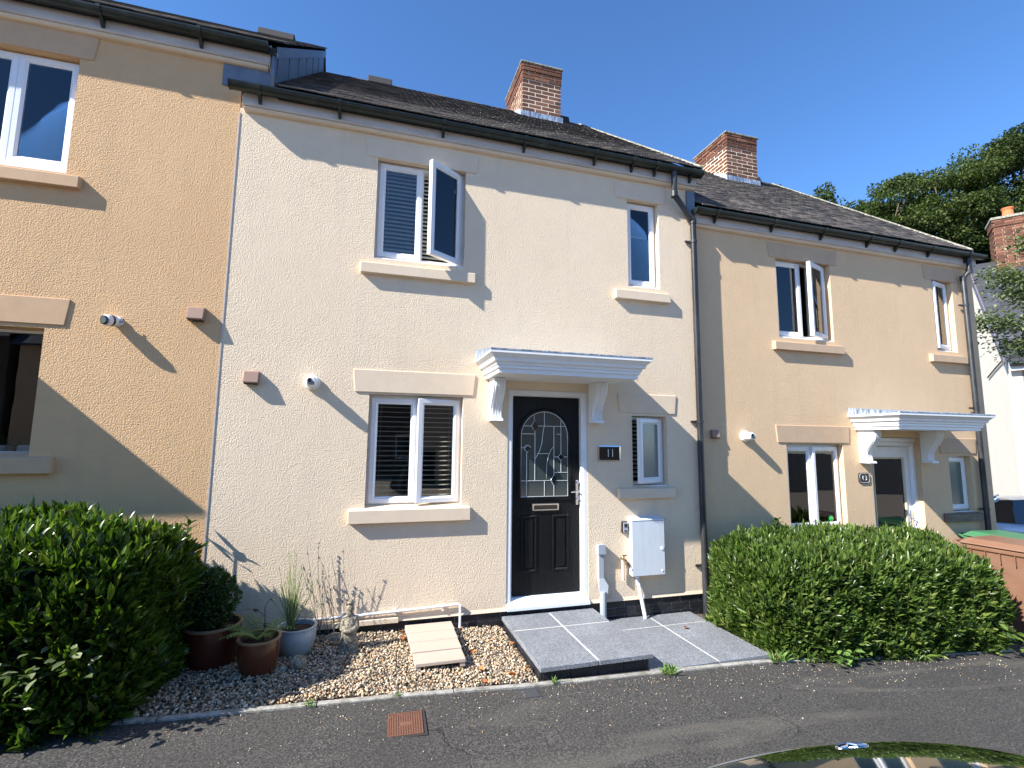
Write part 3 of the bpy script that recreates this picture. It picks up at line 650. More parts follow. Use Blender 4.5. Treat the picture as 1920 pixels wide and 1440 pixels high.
# --- downpipes
def downpipe(house, pts, clips, name='downpipe'):
    d = obj(name, MB().tube(pts, .034, 14), M_pipe, house, auto=40)
    for z in clips:
        x = next(p[0] for p in reversed(pts)); y = pts[-1][1]
        c = MB().tube([(x,y,z-.018),(x,y,z+.018)], .0395, 14); c.box(x-.10, x+.02, y+.018, y+.034, z-.012, z+.012); obj('pipe_clip', c, M_pipe, d, auto=40)
    for p in pts[1:-1]:
        obj('pipe_collar', MB().tube([(p[0],p[1],p[2]-.03),(p[0],p[1],p[2]+.035)], .040, 14), M_pipe, d, auto=40)
downpipe(H11, [(1.965,-.12,4.80),(1.965,-.11,4.53),(2.262,-.040,4.27),(2.262,-.040,-.24)], (4.02,1.88,.30))
downpipe(H13, [(2.03,-.12,4.80),(2.03,-.11,4.60),(1.98,-.055,4.50),(1.98,-.055,-.24)], (4.1,2.6,1.2))
cb = MB().tube([(2.28,-.02,1.885),(2.37,.10,1.885),(2.43,.104,1.93),(2.44,.106,2.06)], .004, 6); obj('cable', cb, M_pipe, H11)
# --- small wall fittings
def vent(house, x, y, z, s=1):
    b = MB().prism([(y,z-.055*s),(y-.06*s,z-.055*s),(y-.068*s,z-.045*s),(y-.045*s,z+.05*s),(y-.02*s,z+.06*s),(y,z+.06*s)], 'x', x-.06*s, x+.06*s)
    v = obj('extractor_vent', b, M_brownplastic, house, bev=.004)
    obj('vent_grille', MB().box(x-.052*s,x+.052*s,y-.055*s,y-.004,z-.063*s,z-.056*s), M_black, v); return v
vent(H11, -2.365, 0, 2.175)
vent(H9, 5.264-2.833, 0, 2.71-.44, 1.05)
vent(H13, -2.41, 0, 2.175, .8)
def flue(house, x, y, z):
    b = MB().lathe([(.0,.0),(.066,.0),(.068,.02),(.062,.03),(.05,.034),(.048,.085),(.05,.09),(.042,.13),(.034,.142),(0,.143)], (x,y,z), 28, 'y')
    f = obj('boiler_flue', b, M_whiteplastic, house, auto=40)
    gr = MB().tube([(x-.012,y-.148,z+.012),(x-.012,y-.143,z+.012)], .019, 16)
    for k in range(4): gr.box(x-.032, x+.032, y-.1445, y-.1435, z-.028+k*.008, z-.024+k*.008)
    obj('flue_grille', gr, M_black, f)
flue(H11, -1.865, 0, 2.15); flue(H13, -1.98, 0, 2.155)
# condensate / waste pipe at the foot of 11
wp = MB().tube([(-1.80,-.025,.075),(-1.2,-.025,.088),(-.47,-.025,.108),(-.455,-.03,.10),(-.455,-.035,-.10)], .0125, 10)
for x in (-1.5,-1.05,-.62): wp.box(x-.008,x+.008,-.03,-.001,.06,.115)
obj('waste_pipe', wp, M_white, H11)
lp = MB().box(-1.98,-1.02,-.035,-.001,-.008,.038); obj('pipe_boxing', lp, M_s11, H11, bev=.004)
# electricity cable guard
cg = MB().box(.968,1.05,-.06,-.001,.487,.586).box(.978,1.035,-.045,-.001,.25,.487)
cg.add([(.978,-.045,.25),(1.035,-.045,.25),(1.035,-.001,.25),(.978,-.001,.25),(.978,-.045,.10),(1.072,-.07,.18),(1.065,-.07,.10),(1.065,-.001,.10)], [(0,1,5),(0,5,4),(5,6,4),(1,2,7,6,5),(3,0,4,7),(2,3,7)])
cg.tube([(1.022,-.045,.12),(1.022,-.045,-.18)], .034, 14); obj('cable_guard', cg, M_grey, H11, bev=.002)
tp = MB().tube([(1.262,-.03,.40),(1.262,-.03,.21)], .014, 10).tube([(1.262,-.03,.40),(1.262,-.03,.45)], .011)
tap = obj('outside_tap_pipe', tp, M_s11, H11)
obj('outside_tap', MB().tube([(1.262,-.001,.43),(1.262,-.09,.42)], .014, 10).tube([(1.262,-.085,.42),(1.266,-.10,.375)], .012, 10).tube([(1.24,-.06,.465),(1.29,-.06,.465)], .007, 8).tube([(1.262,-.05,.43),(1.262,-.055,.468)], .006, 8), mat('aged_brass',(.22,.14,.07),.5,.5,.7), H11)
obj('pipe_stub', MB().tube([(1.30,-.02,.40),(1.345,-.03,.33),(1.37,-.03,.335)], .008, 8), M_rust, H11)
# ------------------------------------------------------------------ top level wall things
mb_ = thing('meter_box', 'pale grey electricity meter cabinet fixed low on the wall right of the black door', 'meter box', (1.54,0,.54))
obj('cabinet', MB().box(-.195,.185,-.065,0,-.285,.285), M_white, mb_, bev=.004)
dr = obj('cabinet_door', MB().prism([(-.205,-.29),(.195,-.29),(.195,.278),(-.205,.278)], 'y', -.088, -.066), M_metergrey, mb_, bev=.008)
obj('rain_lip', MB().prism([(-.092,.281),(-.0,.281),(-.0,.312),(-.08,.289)], 'x', -.2, .19), M_metergrey, mb_)
obj('latch', MB().tube([(.158,-.088,-.015),(.158,-.095,-.015)], .018, 16), M_whiteplastic, dr); obj('latch', MB().tube([(.155,-.088,-.245),(.155,-.092,-.245)], .011, 16), M_whiteplastic, dr)
obj('supply_pipe', MB().tube([(-.11,-.03,-.285),(-.11,-.032,-.33),(-.055,-.08,-.71)], .020, 12), M_whiteplastic, mb_)
ks = thing('key_safe', 'small black key safe with grey keypad left of the meter cabinet', 'key safe', (1.292,0,.745))
obj('body', MB().box(-.032,.036,-.035,0,-.062,.062), M_black, ks, bev=.008)
obj('keypad', MB().box(-.024,.030,-.042,-.036,-.052,.052), M_grey, ks, bev=.005); obj('dial', MB().box(-.014,.02,-.047,-.043,.004,.038), M_black, ks, bev=.003)
for k in range(2): obj('button', MB().box(-.014+k*.02,-.002+k*.02,-.046,-.043,-.038,-.026), M_black, ks)
def text(name, s, size, loc, m, parent, ext=.002):
    c = bpy.data.curves.new(name, 'FONT'); c.body = s; c.size = size; c.extrude = ext; c.offset = -.0025; c.align_x = 'CENTER'; c.align_y = 'CENTER'
    t = bpy.data.objects.new(name, c); COL.objects.link(t); dg = bpy.context.evaluated_depsgraph_get()
    me = bpy.data.meshes.new_from_object(t.evaluated_get(dg)); bpy.data.objects.remove(t); me.materials.clear(); me.materials.append(m)
    o = bpy.data.objects.new(name, me); COL.objects.link(o); o.parent = parent; o.location = loc; o.rotation_euler = (math.pi/2,0,0); return o
p11 = thing('house_sign', 'glossy black number 11 plaque in a chrome frame beside the black door', 'house number', (1.128,0,1.52))
obj('plaque', MB().box(-.118,.118,-.022,-.014,-.07,.07), M_blackgloss, p11, bev=.002)
obj('sign_frame', MB().ring(-.135,.135,-.083,.083,[(0,-.001),(0,-.016),(.014,-.018),(.018,-.001)]), M_chrome, p11)
obj('backing', MB().box(-.12,.12,-.013,-.002,-.072,.072), M_black, p11)
M_txt = mat('silver_lettering', (.72,.73,.74), .35, .5, .2)
text('numeral', '1', .125, (-.016,-.0235,.0), M_txt, p11); text('numeral', '1', .125, (.034,-.0235,.0), M_txt, p11)
for a in (-1,1):
    for b in (-1,1): obj('stud', MB().tube([(a*.122,-.016,b*.07),(a*.122,-.026,b*.07)], .006, 10), M_chrome, p11)
p13 = thing('house_sign', 'small black number 13 plaque with notched corners left of the glazed door', 'house number', (4.77,.05,1.215))
def notch(w_, h_, c): 
    out = []
    for sx, sy in ((-1,-1),(1,-1),(1,1),(-1,1)):
        px, py = sx*w_, sy*h_; seq = [(px-sx*c,py),(px-sx*c*.45,py-sy*c*.45),(px,py-sy*c)]
        out += seq if sx*sy < 0 else list(reversed(seq))
    return out
def poly_sorted(p): return sorted(p, key=lambda q_: math.atan2(q_[1]/.064, q_[0]/.09))
obj('plaque', MB().prism(poly_sorted(notch(.09,.066,.022)), 'y', -.014, -.001), M_black, p13, bev=.002)
rim = MB().tube([(x,-.015,z) for x, z in poly_sorted(notch(.08,.056,.02))+[poly_sorted(notch(.08,.056,.02))[0]]], .0025, 6); obj('sign_border', rim, M_txt, p13)
text('numeral', '1', .088, (-.028,-.0165,-.002), M_txt, p13, .003); text('numeral', '3', .088, (.022,-.0165,-.002), M_txt, p13, .003)
cm = thing('security_camera', 'white and black bullet security camera on the tan wall', 'camera', (-3.41,0,2.60))
obj('mount', MB().lathe([(0,0),(.042,0),(.042,.02),(.03,.03),(0,.03)], (0,0,0), 24, 'y'), M_whiteplastic, cm, auto=40)
dv = Vector((-.42,-.86,-.12)).normalized(); A_ = Vector((.0,-.022,0))
body = MB().tube([A_, A_+dv*.012, A_+dv*.02, A_+dv*.095, A_+dv*.10], [.028,.040,.046,.046,.040], 20); obj('body', body, M_whiteplastic, cm, auto=40)
obj('black_band', MB().tube([A_+dv*.045, A_+dv*.062], .0475, 20), M_black, cm); obj('lens', MB().tube([A_+dv*.101, A_+dv*.110, A_+dv*.114], [.037,.037,.028], 20), M_blackgloss, cm)
obj('antenna', MB().tube([A_+Vector((.02,-.01,0)), A_+Vector((.05,-.02,-.01)), A_+Vector((.055,-.02,.02))], .004, 6), M_black, cm)

# ------------------------------------------------------------------ blinds and things in the windows
def blind(label, x0, x1, z0, z1, y, tilt, pitch, dz=0):
    t = thing('venetian_blind', label, 'blind', ((x0+x1)/2, y, z1+dz))
    w2 = (x1-x0)/2-.012; me = MB().box(-w2, w2, -.024, .024, -.0028, .0028).mesh('slat', M_slat)
    obj('head_rail', MB().box(-w2,w2,-.02,.025,-.035,0), M_slat, t); n = int((z1-z0-.06)/pitch)
    for k in range(n):
        s = bpy.data.objects.new('slat', me); COL.objects.link(s); s.parent = t; s.location = (0,0,-.055-pitch*k); s.rotation_euler = (tilt+random.uniform(-.02,.02),0,random.uniform(-.002,.002))
    for c in (-.78,.78): obj('cord', MB().tube([(c*w2,-.026,-.03),(c*w2,-.026,-.055-pitch*n)], .0014, 5), M_slat, t)
blind('cream venetian blind behind the upstairs window with the casement swung wide open', -1.37, -.49, 3.42, 4.44, .160, R(42), .043)
blind('cream venetian blind with level slats in the ground floor window left of the door', -1.35, -.47, 1.03, 2.06, .155, R(6), .047)
blind('narrow dark-backed venetian blind in the small window right of the front door', 1.42, 1.85, 1.18, 1.92, .175, R(25), .046)
rb = thing('blind_sheet', 'half lowered roller blind inside the narrow upstairs window', 'blind', (1.61,.17,4.44)); obj('cloth', MB().box(-.19,.19,0,.003,-.36,-.02), mat('blue_grey_blind',(.25,.29,.36),.8), rb); obj('hem_bar', MB().box(-.19,.19,-.004,.006,-.375,-.36), M_slat, rb)
rb = thing('blind_sheet', 'added blue grey sheet that lightens the upstairs glass of the tan house', 'blind', (-4.335,.20,4.9)); obj('cloth', MB().box(-.44,.44,0,.003,-1.02,-.02), mat('slate_blue_tint',(.30,.36,.46),.8), rb); obj('hem_bar', MB().box(-.44,.44,-.004,.006,-1.035,-1.02), M_slat, rb)  # blue grey sheet added to give the dark pane a paler tint
def curtain(label, x0, x1, z0, z1, y):
    n = 28; prof = [(x0+(x1-x0)*k/n, y+.018*math.sin(k*1.9)) for k in range(n+1)]; pr = prof+[(a, b+.004) for a, b in reversed(prof)]
    tag(obj('curtain', MB().prism(pr, 'z', z0, z1), M_curtain), label, 'curtain')
curtain('pale curtain hanging behind the open upstairs casement of the sand house', 4.20, 4.42, 2.98, 4.0, .21)
curtain('pale curtain behind the narrow upstairs window of the sand house', 6.36, 6.60, 2.98, 4.0, .26)
curtain('thin curtain drawn to the middle of the ground floor window of the sand house', 3.90, 3.99, .61, 1.62, .225)
curtain('thin curtain at the right of the ground floor window of the sand house', 4.34, 4.43, .61, 1.62, .25)
gv = thing('green_bowl', 'bright green glass bowl on the windowsill inside the sand house', 'bowl', (4.27,.22,.605)); 
obj('bowl', MB().lathe([(0,0),(.05,0),(.10,.05),(.11,.11),(.095,.17),(.08,.18)], n=24), M_greenobj, gv, auto=50)
gw = thing('white_ornament', 'small white vase on the left of the windowsill inside the sand house', 'ornament', (3.79,.22,.605)); obj('vase', MB().lathe([(0,0),(.03,0),(.05,.05),(.03,.12),(.04,.16),(0,.16)], n=20), M_whiteplastic, gw, auto=50)
tag(obj('inner_windowsill', MB().box(3.58,4.45,.195,.40,.575,.603), M_white), 'white inner windowsill under the green bowl', 'windowsill')
tag(obj('inner_windowsill', MB().box(-4.80,-3.90,.24,.45,1.43,1.455), M_white), 'white inner windowsill of the tan house holding small planters', 'windowsill')
for i, (x, lab) in enumerate(((-4.07,'white window planter with a drooping leafy plant, right one on the tan house windowsill'),(-4.28,'white window planter with an upright dark plant, left one on the tan house windowsill'))):
    t = thing('plant_pot', lab, 'plant pot', (x,.32,1.456), group=None); obj('pot', MB().box(-.07,.07,-.05,.05,0,.11), M_whiteplastic, t, bev=.012)
    n = 14; A = rng.normal(size=(n,3))*[.8,.5,.3]+[0,0,.5 if i == 0 else 1.2]; Vv, T, _ = scatter(LV, LF, np.tile([0,0,.1],(n,1))+rng.normal(size=(n,3))*.01, A, np.tile([0.,0,1],(n,1))+rng.normal(size=(n,3))*.1, rng.uniform(.10,.17,n), np.full(n,.03))
    obj('leaves', np_mesh('leaves', Vv, T, M_leafbox), None, t)

# ------------------------------------------------------------------ paved front step, duckboard, gravel, lids
def paving(label, x0, x1, y0, y1, zt, xj, yj, brick_front, th=.038):
    t = thing('paved_step', label, 'step', ((x0+x1)/2, (y0+y1)/2, zt-.1)); ox, oy, oz = t.location
    obj('mortar_bed', MB().box(x0+.02-ox, x1-.02-ox, y0+.045-oy, y1-.004-oy, -.16, .1-th-.001), M_mortarg, t)
    obj('joint', MB().box(x0+.012-ox, x1-.012-ox, y0+.012-oy, y1-.012-oy, .1-th-.0005, .1-.003), M_slabedge, t)
    X = [x0]+xj+[x1]; Y = [y0]+yj+[y1]
    for i in range(len(X)-1):
        for j in range(len(Y)-1):
            a, b = X[i]+(.006 if i else 0), X[i+1]-(.006 if i+2 < len(X) else 0); c, d = Y[j]+(.006 if j else 0), Y[j+1]-(.006 if j+2 < len(Y) else 0)
            me = MB().box(a-ox, b-ox, c-oy, d-oy, .1-th, .1+random.uniform(-.0015,.0015)).mesh('slab', M_slab, bev=.004); obj('slab', me, None, t)
    n = max(1, round((x1-x0-.05)/.22)); p = (x1-x0-.05)/n
    for i in range(n): obj('brick', MB().box(x0+.025+i*p+.005-ox, x0+.025+(i+1)*p-.005-ox, y0+.035-oy, y0+.07-oy, -.14, .1-th-.004), M_blackbrick, t, bev=.003)
    n = 5; p = (y1-y0-.05)/n
    for i in range(n): obj('brick', MB().box(x0+.012-ox, x0+.05-ox, y0+.04+i*p-oy, y0+.04+(i+1)*p-.01-oy, -.14, .1-th-.004), M_blackbrick, t, bev=.003)
paving('upper grey granite slab step in front of the black door', -.045, .915, -1.13, -.018, -.04, [.435], [-.395], True)
paving('lower grey granite slab step on the right, level with the path edge', .90, 2.07, -1.12, -.012, -.172, [1.545], [-.30], True)
db = thing('duckboard', 'low cream painted board platform of four planks on the gravel by the wall', 'duckboard', (-.75,-.42,-.06))
for k in range(4): 
    w2 = .212-.006*k
    obj('plank', MB().box(-w2, w2, .38-.205*(k+1)+.014, .38-.205*k, .0, .030+random.uniform(-.002,.002)), M_deckboard, db, bev=.004)
obj('batten', MB().box(-.19,-.15,-.42,.36,-.03,.0).box(.15,.19,-.42,.36,-.03,.0), M_deckboard, db)
# gravel stones
ico = MB(); bmi = bmesh.new(); bmesh.ops.create_icosphere(bmi, subdivisions=1, radius=1); iv = np.array([v.co[:] for v in bmi.verts]); itf = np.array([[v.index for v in f.verts] for f in bmi.faces]); bmi.free()
N = 16500; P = np.stack([rng.uniform(-2.9,-.06,N), rng.uniform(-1.13,-.0,N), np.zeros(N)], 1); P = P[~((P[:,0]>-.93)&(P[:,0]<-.57)&(P[:,1]>-.78))]; N = len(P)
P[:,2] = np.interp(P[:,0], GX, GZ)+.008+rng.uniform(0,.018,N)+.01*np.sin(P[:,0]*5)*np.sin(P[:,1]*7)
S3 = rng.uniform(.005,.0115,(N,1))*rng.uniform(.6,1.35,(N,3))*[1,1,.75]; th = rng.uniform(0,6.28,N)
defo = iv[None]*S3[:,None,:]*(1+rng.normal(size=(N,len(iv),1))*.12); c, s = np.cos(th)[:,None], np.sin(th)[:,None]
Vg = np.stack([defo[...,0]*c-defo[...,1]*s, defo[...,0]*s+defo[...,1]*c, defo[...,2]], -1)+P[:,None]
obj('gravel', np_mesh('gravel', Vg.reshape(-1,3), (itf[None]+(np.arange(N)*len(iv))[:,None,None]).reshape(-1,3), M_stone, True), None, kind='stuff')
# rusty cover and small lid
rc = thing('stopcock_cover', 'rectangular rusty iron cover with raised diamond tread set in the tarmac', 'inspection cover', (-1.06,-1.495,g(-1.06)), rz=R(-3))
obj('frame', MB().ring(-.105,.105,-.122,.122,[(0,0),(0,.007),(.008,.007),(.008,0)]).map(lambda v: Vector((v.x,v.z,v.y))), M_rust, rc)
obj('lid', MB().box(-.096,.096,-.113,.113,.001,.004), M_rust, rc)
obj('bedding', MB().prism([(-.125,-.14),(.13,-.137),(.122,.142),(-.12,.14)], 'z', -.002, .0015), M_deck, rc)
tr = MB()
for i in range(13):
    for j in range(15):
        x, y = -.087+i*.0145, -.104+j*.0149
        if abs(x) < .035 and abs(y) < .022: continue
        tr.prism([(x-.0055,y),(x,y-.0055),(x+.0055,y),(x,y+.0055)], 'z', .0038, .0075)
obj('tread', tr, M_rust, rc, kind='stuff')
il = thing('small_drain_lid', 'small dark square lid in the tarmac in front of the gravel bed edge', 'drain lid', (-.165,-1.255,g(-.165)), rz=R(-2))
obj('lid', MB().box(-.055,.055,-.05,.05,.0,.006), M_patch, il, bev=.002); obj('rim', MB().ring(-.066,.066,-.061,.061,[(0,0),(0,.005),(.008,.005),(.008,0)]).map(lambda v: Vector((v.x,v.z,v.y))), M_patch, il)
# dry curled leaves
dryspots = [(-.075,-.49,'under the left edge of the paved step'),(-.45,-.60,'on the gravel right of the duckboard'),(-.88,-.83,'at the lower left corner of the duckboard'),(-.45,-.92,'on the gravel between duckboard and kerb'),
            (-.24,-1.03,'on the gravel near the corner of the paved step'),(-.47,-1.12,'lying flat against the kerb edging'),(-.09,-.95,'against the side of the paved step'),(1.72,-.43,'lying on the lower granite step'),
            (2.10,-1.15,'beside the weeds at the end of the granite step'),(-1.0,-.12,'on the gravel left of the duckboard top'),(-.98,-.25,'next to the left side of the duckboard')]
for k, (x, y, lab) in enumerate(dryspots):
    z = -.170 if lab.endswith('lower granite step') else g(x)+.032
    n = 7; prof = []; cur = random.uniform(.008,.016); vs = []; fs = []; L = random.uniform(.04,.062)
    for i in range(n):
        t = i/(n-1); hw = .022*math.sin(math.pi*min(max(t,.04),.97))**.7
        for j in (-1,-.5,0,.5,1): vs.append((hw*j, (t-.5)*L, cur*(j*j)+.008*math.sin(t*3.1)))
    for i in range(n-1):
        for j in range(4): fs.append((i*5+j, i*5+j+1, (i+1)*5+j+1, (i+1)*5+j))
    o = obj('dry_leaf', MB().add(vs, fs), M_dry, smooth=True); o.location = (x,y,z); o.rotation_euler = (random.uniform(-.3,.3), random.uniform(-.3,.3), random.uniform(0,6))
    tag(o, 'curled orange dry leaf '+lab, 'dry leaf', 'curled dry leaves on the front garden')
def leafy(name, label, cat, P, A, U, L, Wd, m, group=None):
    c0 = P.mean(0); t = thing(name, label, cat, tuple(c0), 0, group); me = np_mesh('leaf', LV, LF, m, True); X, Y, Z = scatter(LV, LF, P, A, U, L, Wd)[2]
    for k in range(len(P)):
        o = bpy.data.objects.new('leaf', me); COL.objects.link(o); o.parent = t
        mm = Matrix((Vector(X[k])*Wd[k], Vector(Y[k])*L[k], Vector(Z[k])*Wd[k])).transposed().to_4x4(); mm.translation = Vector(P[k]-c0); o.matrix_basis = mm
    return t
Ng = 900; Pg = np.stack([rng.uniform(-2.6,4.6,Ng), -1.18-np.abs(rng.normal(size=Ng))*.28, np.zeros(Ng)], 1); Pg[:,2] = np.interp(Pg[:,0], GX, GZ)+.002
Sg = rng.uniform(.0018,.0048,(Ng,1))*rng.uniform(.6,1.3,(Ng,3)); Vg2 = iv[None]*Sg[:,None,:]*(1+rng.normal(size=(Ng,len(iv),1))*.12)+Pg[:,None]
obj('road_grit', np_mesh('road_grit', Vg2.reshape(-1,3), (itf[None]+(np.arange(Ng)*len(iv))[:,None,None]).reshape(-1,3), M_stone, True), None, kind='stuff')
# weeds on the kerb line
for x, y, s, lab in ((.055,-1.16,.045,'tiny green weed in the kerb joint below the paved step'),(1.01,-1.19,.085,'spiky green weed tuft on the kerb in front of the lower step'),(2.12,-1.17,.11,'pale wispy weed at the right end of the kerb by the hedge'),(-1.09,-1.17,.03,'low weed on the kerb edge above the rusty cover'),(-1.65,-1.17,.04,'small weed on the kerb in front of the statue')):
    n = 34; P = np.tile([x,y,g(x)+.008],(n,1))+rng.normal(size=(n,3))*[s*.35,s*.2,0]; A = rng.normal(size=(n,3))*[1,.8,.3]+[0,0,.8]
    leafy('weed', lab, 'weed', P, A, np.tile([0.,0,1],(n,1))+rng.normal(size=(n,3))*.2, rng.uniform(.6,1.2,n)*s, np.full(n,s*.16), M_fern, 'weeds along the kerb edging')

# ------------------------------------------------------------------ pots, statue
def pot(label, loc, rim_r, base_r, h, m, rim_m, bulge=.06):
    t = thing('plant_pot', label, 'plant pot', loc); pr = [(0,0),(base_r,0)]
    for k in range(1, 9):
        u = k/9; pr.append((base_r+(rim_r*.93-base_r)*u+bulge*rim_r*math.sin(math.pi*u), h*.93*u))
    pr += [(rim_r*.93,h*.93),(rim_r*.90,h*.94)]; obj('pot', MB().lathe(pr, n=48), m, t, auto=50)
    obj('rim', MB().lathe([(rim_r*.90,h*.925),(rim_r*.98,h*.935),(rim_r,h*.965),(rim_r*.985,h*.995),(rim_r*.93,h),(rim_r*.86,h*.985),(rim_r*.84,h*.9),(rim_r*.84,h*.6)], n=48), rim_m, t, auto=50)
    obj('compost', MB().lathe([(0,h*.86),(rim_r*.5,h*.865),(rim_r*.86,h*.83)], n=24), M_compost, t, smooth=True); return t
pr_ = pot('big dark red glazed pot with a round clipped bush, nearest the left hedge', (-2.42,-.40,-.06), .205, .155, .31, M_potred, M_potrim)
pb_ = pot('smaller brown glazed pot with a fern, in front of the other two pots', (-2.06,-.62,-.07), .152, .105, .265, M_potbrown, M_potrim, .10)
pw_ = pot('pale blue-white glazed pot with tall thin rushes, rightmost of the three pots', (-1.84,-.32,-.075), .155, .095, .225, M_potblue, M_potblue, .16)
def shoots(C0, N_, A_, U_, L, W_, per, spread, tv=LV, tf=LF):
    n = len(C0); P = np.repeat(C0, per, 0)+rng.normal(size=(n*per,3))*L*.12; Ax = np.repeat(A_, per, 0)+rng.normal(size=(n*per,3))*spread
    return P, Ax
# topiary
n = 3200; d = rng.normal(size=(n,3)); d /= np.linalg.norm(d, axis=1, keepdims=True); rad = rng.uniform(.82,1.03,n)[:,None]*(1+.07*np.sin(d[:,0:1]*9)*np.cos(d[:,2:3]*8))
P = d*rad*[.19,.19,.215]+[-.04,0,.48]; Vv, T, _ = scatter(LV, LF, P, d+rng.normal(size=(n,3))*.7, rng.normal(size=(n,3)), rng.uniform(.018,.034,n), rng.uniform(.010,.015,n))
obj('clipped_bush', np_mesh('clipped_bush', Vv, T, M_leafbox), None, pr_, kind='stuff')
obj('bush_core', MB().lathe([(0,.30),(.09,.33),(.135,.42),(.13,.53),(.08,.61),(0,.63)], (-.04,0,0), 16), M_core, pr_)
obj('stem', MB().tube([(0,0,.25),(0.02,0,.4)], .012), M_bark, pr_)
# fern
fr = 0
for k in range(19):
    a = random.uniform(0,6.28); L = random.uniform(.16,.27); mbf = MB(); pts = []; fh_ = random.uniform(.20,.30)
    for i in range(12):
        t = i/11; pts.append(Vector((math.cos(a)*L*t, math.sin(a)*L*t, .23+fh_*t-.15*t*t)))
    mbf.tube(pts, .0016, 4)
    sd = Vector((-math.sin(a), math.cos(a), 0)); ax = Vector((math.cos(a), math.sin(a), 0))
    for i in range(2, 12):
        wl_ = .058*math.sin(math.pi*(i/12)**.8)+.006
        for sgn in (-1,1):
            p = pts[i]; q_ = p+sd*sgn*wl_+ax*.012+Vector((0,0,-.006)); mbf.add([p-ax*.006, p+ax*.006, q_], [(0,1,2)])
    obj('frond', mbf, M_fern, pb_)
tw = MB().tube([(.02,0,.22),(.03,.0,.36),(.025,.0,.47),(.05,0,.52)], [.005,.004,.003,.002], 6).tube([(.028,0,.40),(-.03,.01,.45),(-.06,0,.46)], [.003,.002,.0015], 5)
obj('twig', tw, M_bark, pb_)
n = 10; P = np.array([(-.06,0,.46)]*5+[(.045,0,.52)]*2+[(.02,0,.35)]*3, float); Vv, T, _ = scatter(LV, LF, P, rng.normal(size=(n,3))*[1,.6,.3]-[0,0,.3], np.tile([0.,0,1],(n,1)), np.full(n,.055), np.full(n,.022)); obj('twig_leaves', np_mesh('twig_leaves', Vv, T, M_leafbox), None, pb_)
# rushes
for k in range(70):
    a = random.uniform(0,6.28); lean = abs(random.gauss(0,.28)); L = random.uniform(.22,.40) if k > 15 else random.uniform(.42,.62)
    b0 = Vector((-.045+random.uniform(-.02,.02), random.uniform(-.02,.02), .19)); dr_ = Vector((math.cos(a)*math.sin(lean), math.sin(a)*math.sin(lean), math.cos(lean)))
    bend = Vector((math.cos(a), math.sin(a), -.4))*random.uniform(.0,.05); pts = [b0+dr_*L*t+bend*t*t for t in (0,.35,.7,1)]
    mbs = MB().tube(pts, [.0028,.0024,.0019,.0013], 4, cap=False)
    if k < 16:
        pp = pts[3]*.9+pts[2]*.1; mbs.lathe([(0,-.006),(.004,-.003),(.0045,.002),(0,.006)], tuple(pp), 6)
    obj('rush_stem', mbs, M_rush, pw_)
bb = MB()
for k in range(18):
    a = random.uniform(0,6.28); bb.tube([(-.045,0,.19),(-.045+math.cos(a)*.02,math.sin(a)*.02,.25)], [.004,.002], 5)
obj('brown_stem_bases', bb, M_dry, pw_)
ds = thing('grey_strands', 'clump of tall thin grey upright stalks against the pale wall behind the rush pot', 'strands', (-1.62,-.05,-.03))  # thin upright grey strands with small knobs, close to the wall
M_strand = mat('grey_strand', (.17, .155, .14), .9)
for k in range(15):
    x0 = random.uniform(-.10,.15); L = random.uniform(.42,.76); le = random.uniform(-.22,.02); cu_ = random.uniform(-.05,.05)
    pts = [Vector((x0+le*t+cu_*math.sin(t*3), -.03*t*(k%3), L*t)) for t in (0,.25,.5,.75,1)]
    ms = MB().tube(pts, [.0030,.0026,.0022,.0018,.0012], 5)
    for j in range(random.randint(2,6)):
        t = random.uniform(.5,1); p = pts[0].lerp(pts[4], t)*.5+pts[int(t*3.99)].lerp(pts[int(t*3.99)+1], t*4-int(t*3.99))*.5; ms.lathe([(0,-.013),(.006,-.005),(.005,.006),(0,.015)], (p.x+random.uniform(-.006,.006), p.y, p.z), 6)
    obj('stalk', ms, M_strand, ds)
# stone ball + bed stones
rb_ = MB(); b = bmesh.new(); bmesh.ops.create_icosphere(b, subdivisions=3, radius=.062)
for v_ in b.verts: v_.co *= 1+.05*math.sin(v_.co.x*90)*math.sin(v_.co.y*70+v_.co.z*60); 
for v_ in b.verts: v_.co.z *= .85
me = bpy.data.meshes.new('round_stone'); b.to_mesh(me); b.free(); me.materials.append(M_statue); me.polygons.foreach_set('use_smooth',[True]*len(me.polygons))
o = obj('round_stone', me, None); o.location = (-1.79,-.60,-.03); tag(o, 'round mossy stone on the gravel in front of the pale pot', 'stone')
def rock(loc, s, lab):
    b = bmesh.new(); bmesh.ops.create_icosphere(b, subdivisions=2, radius=1)
    for v_ in b.verts: v_.co = Vector((v_.co.x*s[0], v_.co.y*s[1], v_.co.z*s[2]))*(1+random.uniform(-.12,.12))
    me = bpy.data.meshes.new('rock'); b.to_mesh(me); b.free(); me.materials.append(M_statue); o = obj('rock', me, None); o.location = loc; tag(o, lab, 'rock')
rock((-1.56,-.13,-.06), (.10,.05,.055), 'rough grey stone between the pale pot and the statue, against the wall')
rock((-1.90,-.62,-.055), (.05,.04,.035), 'dark stone at the foot of the pale pot beside the round stone')
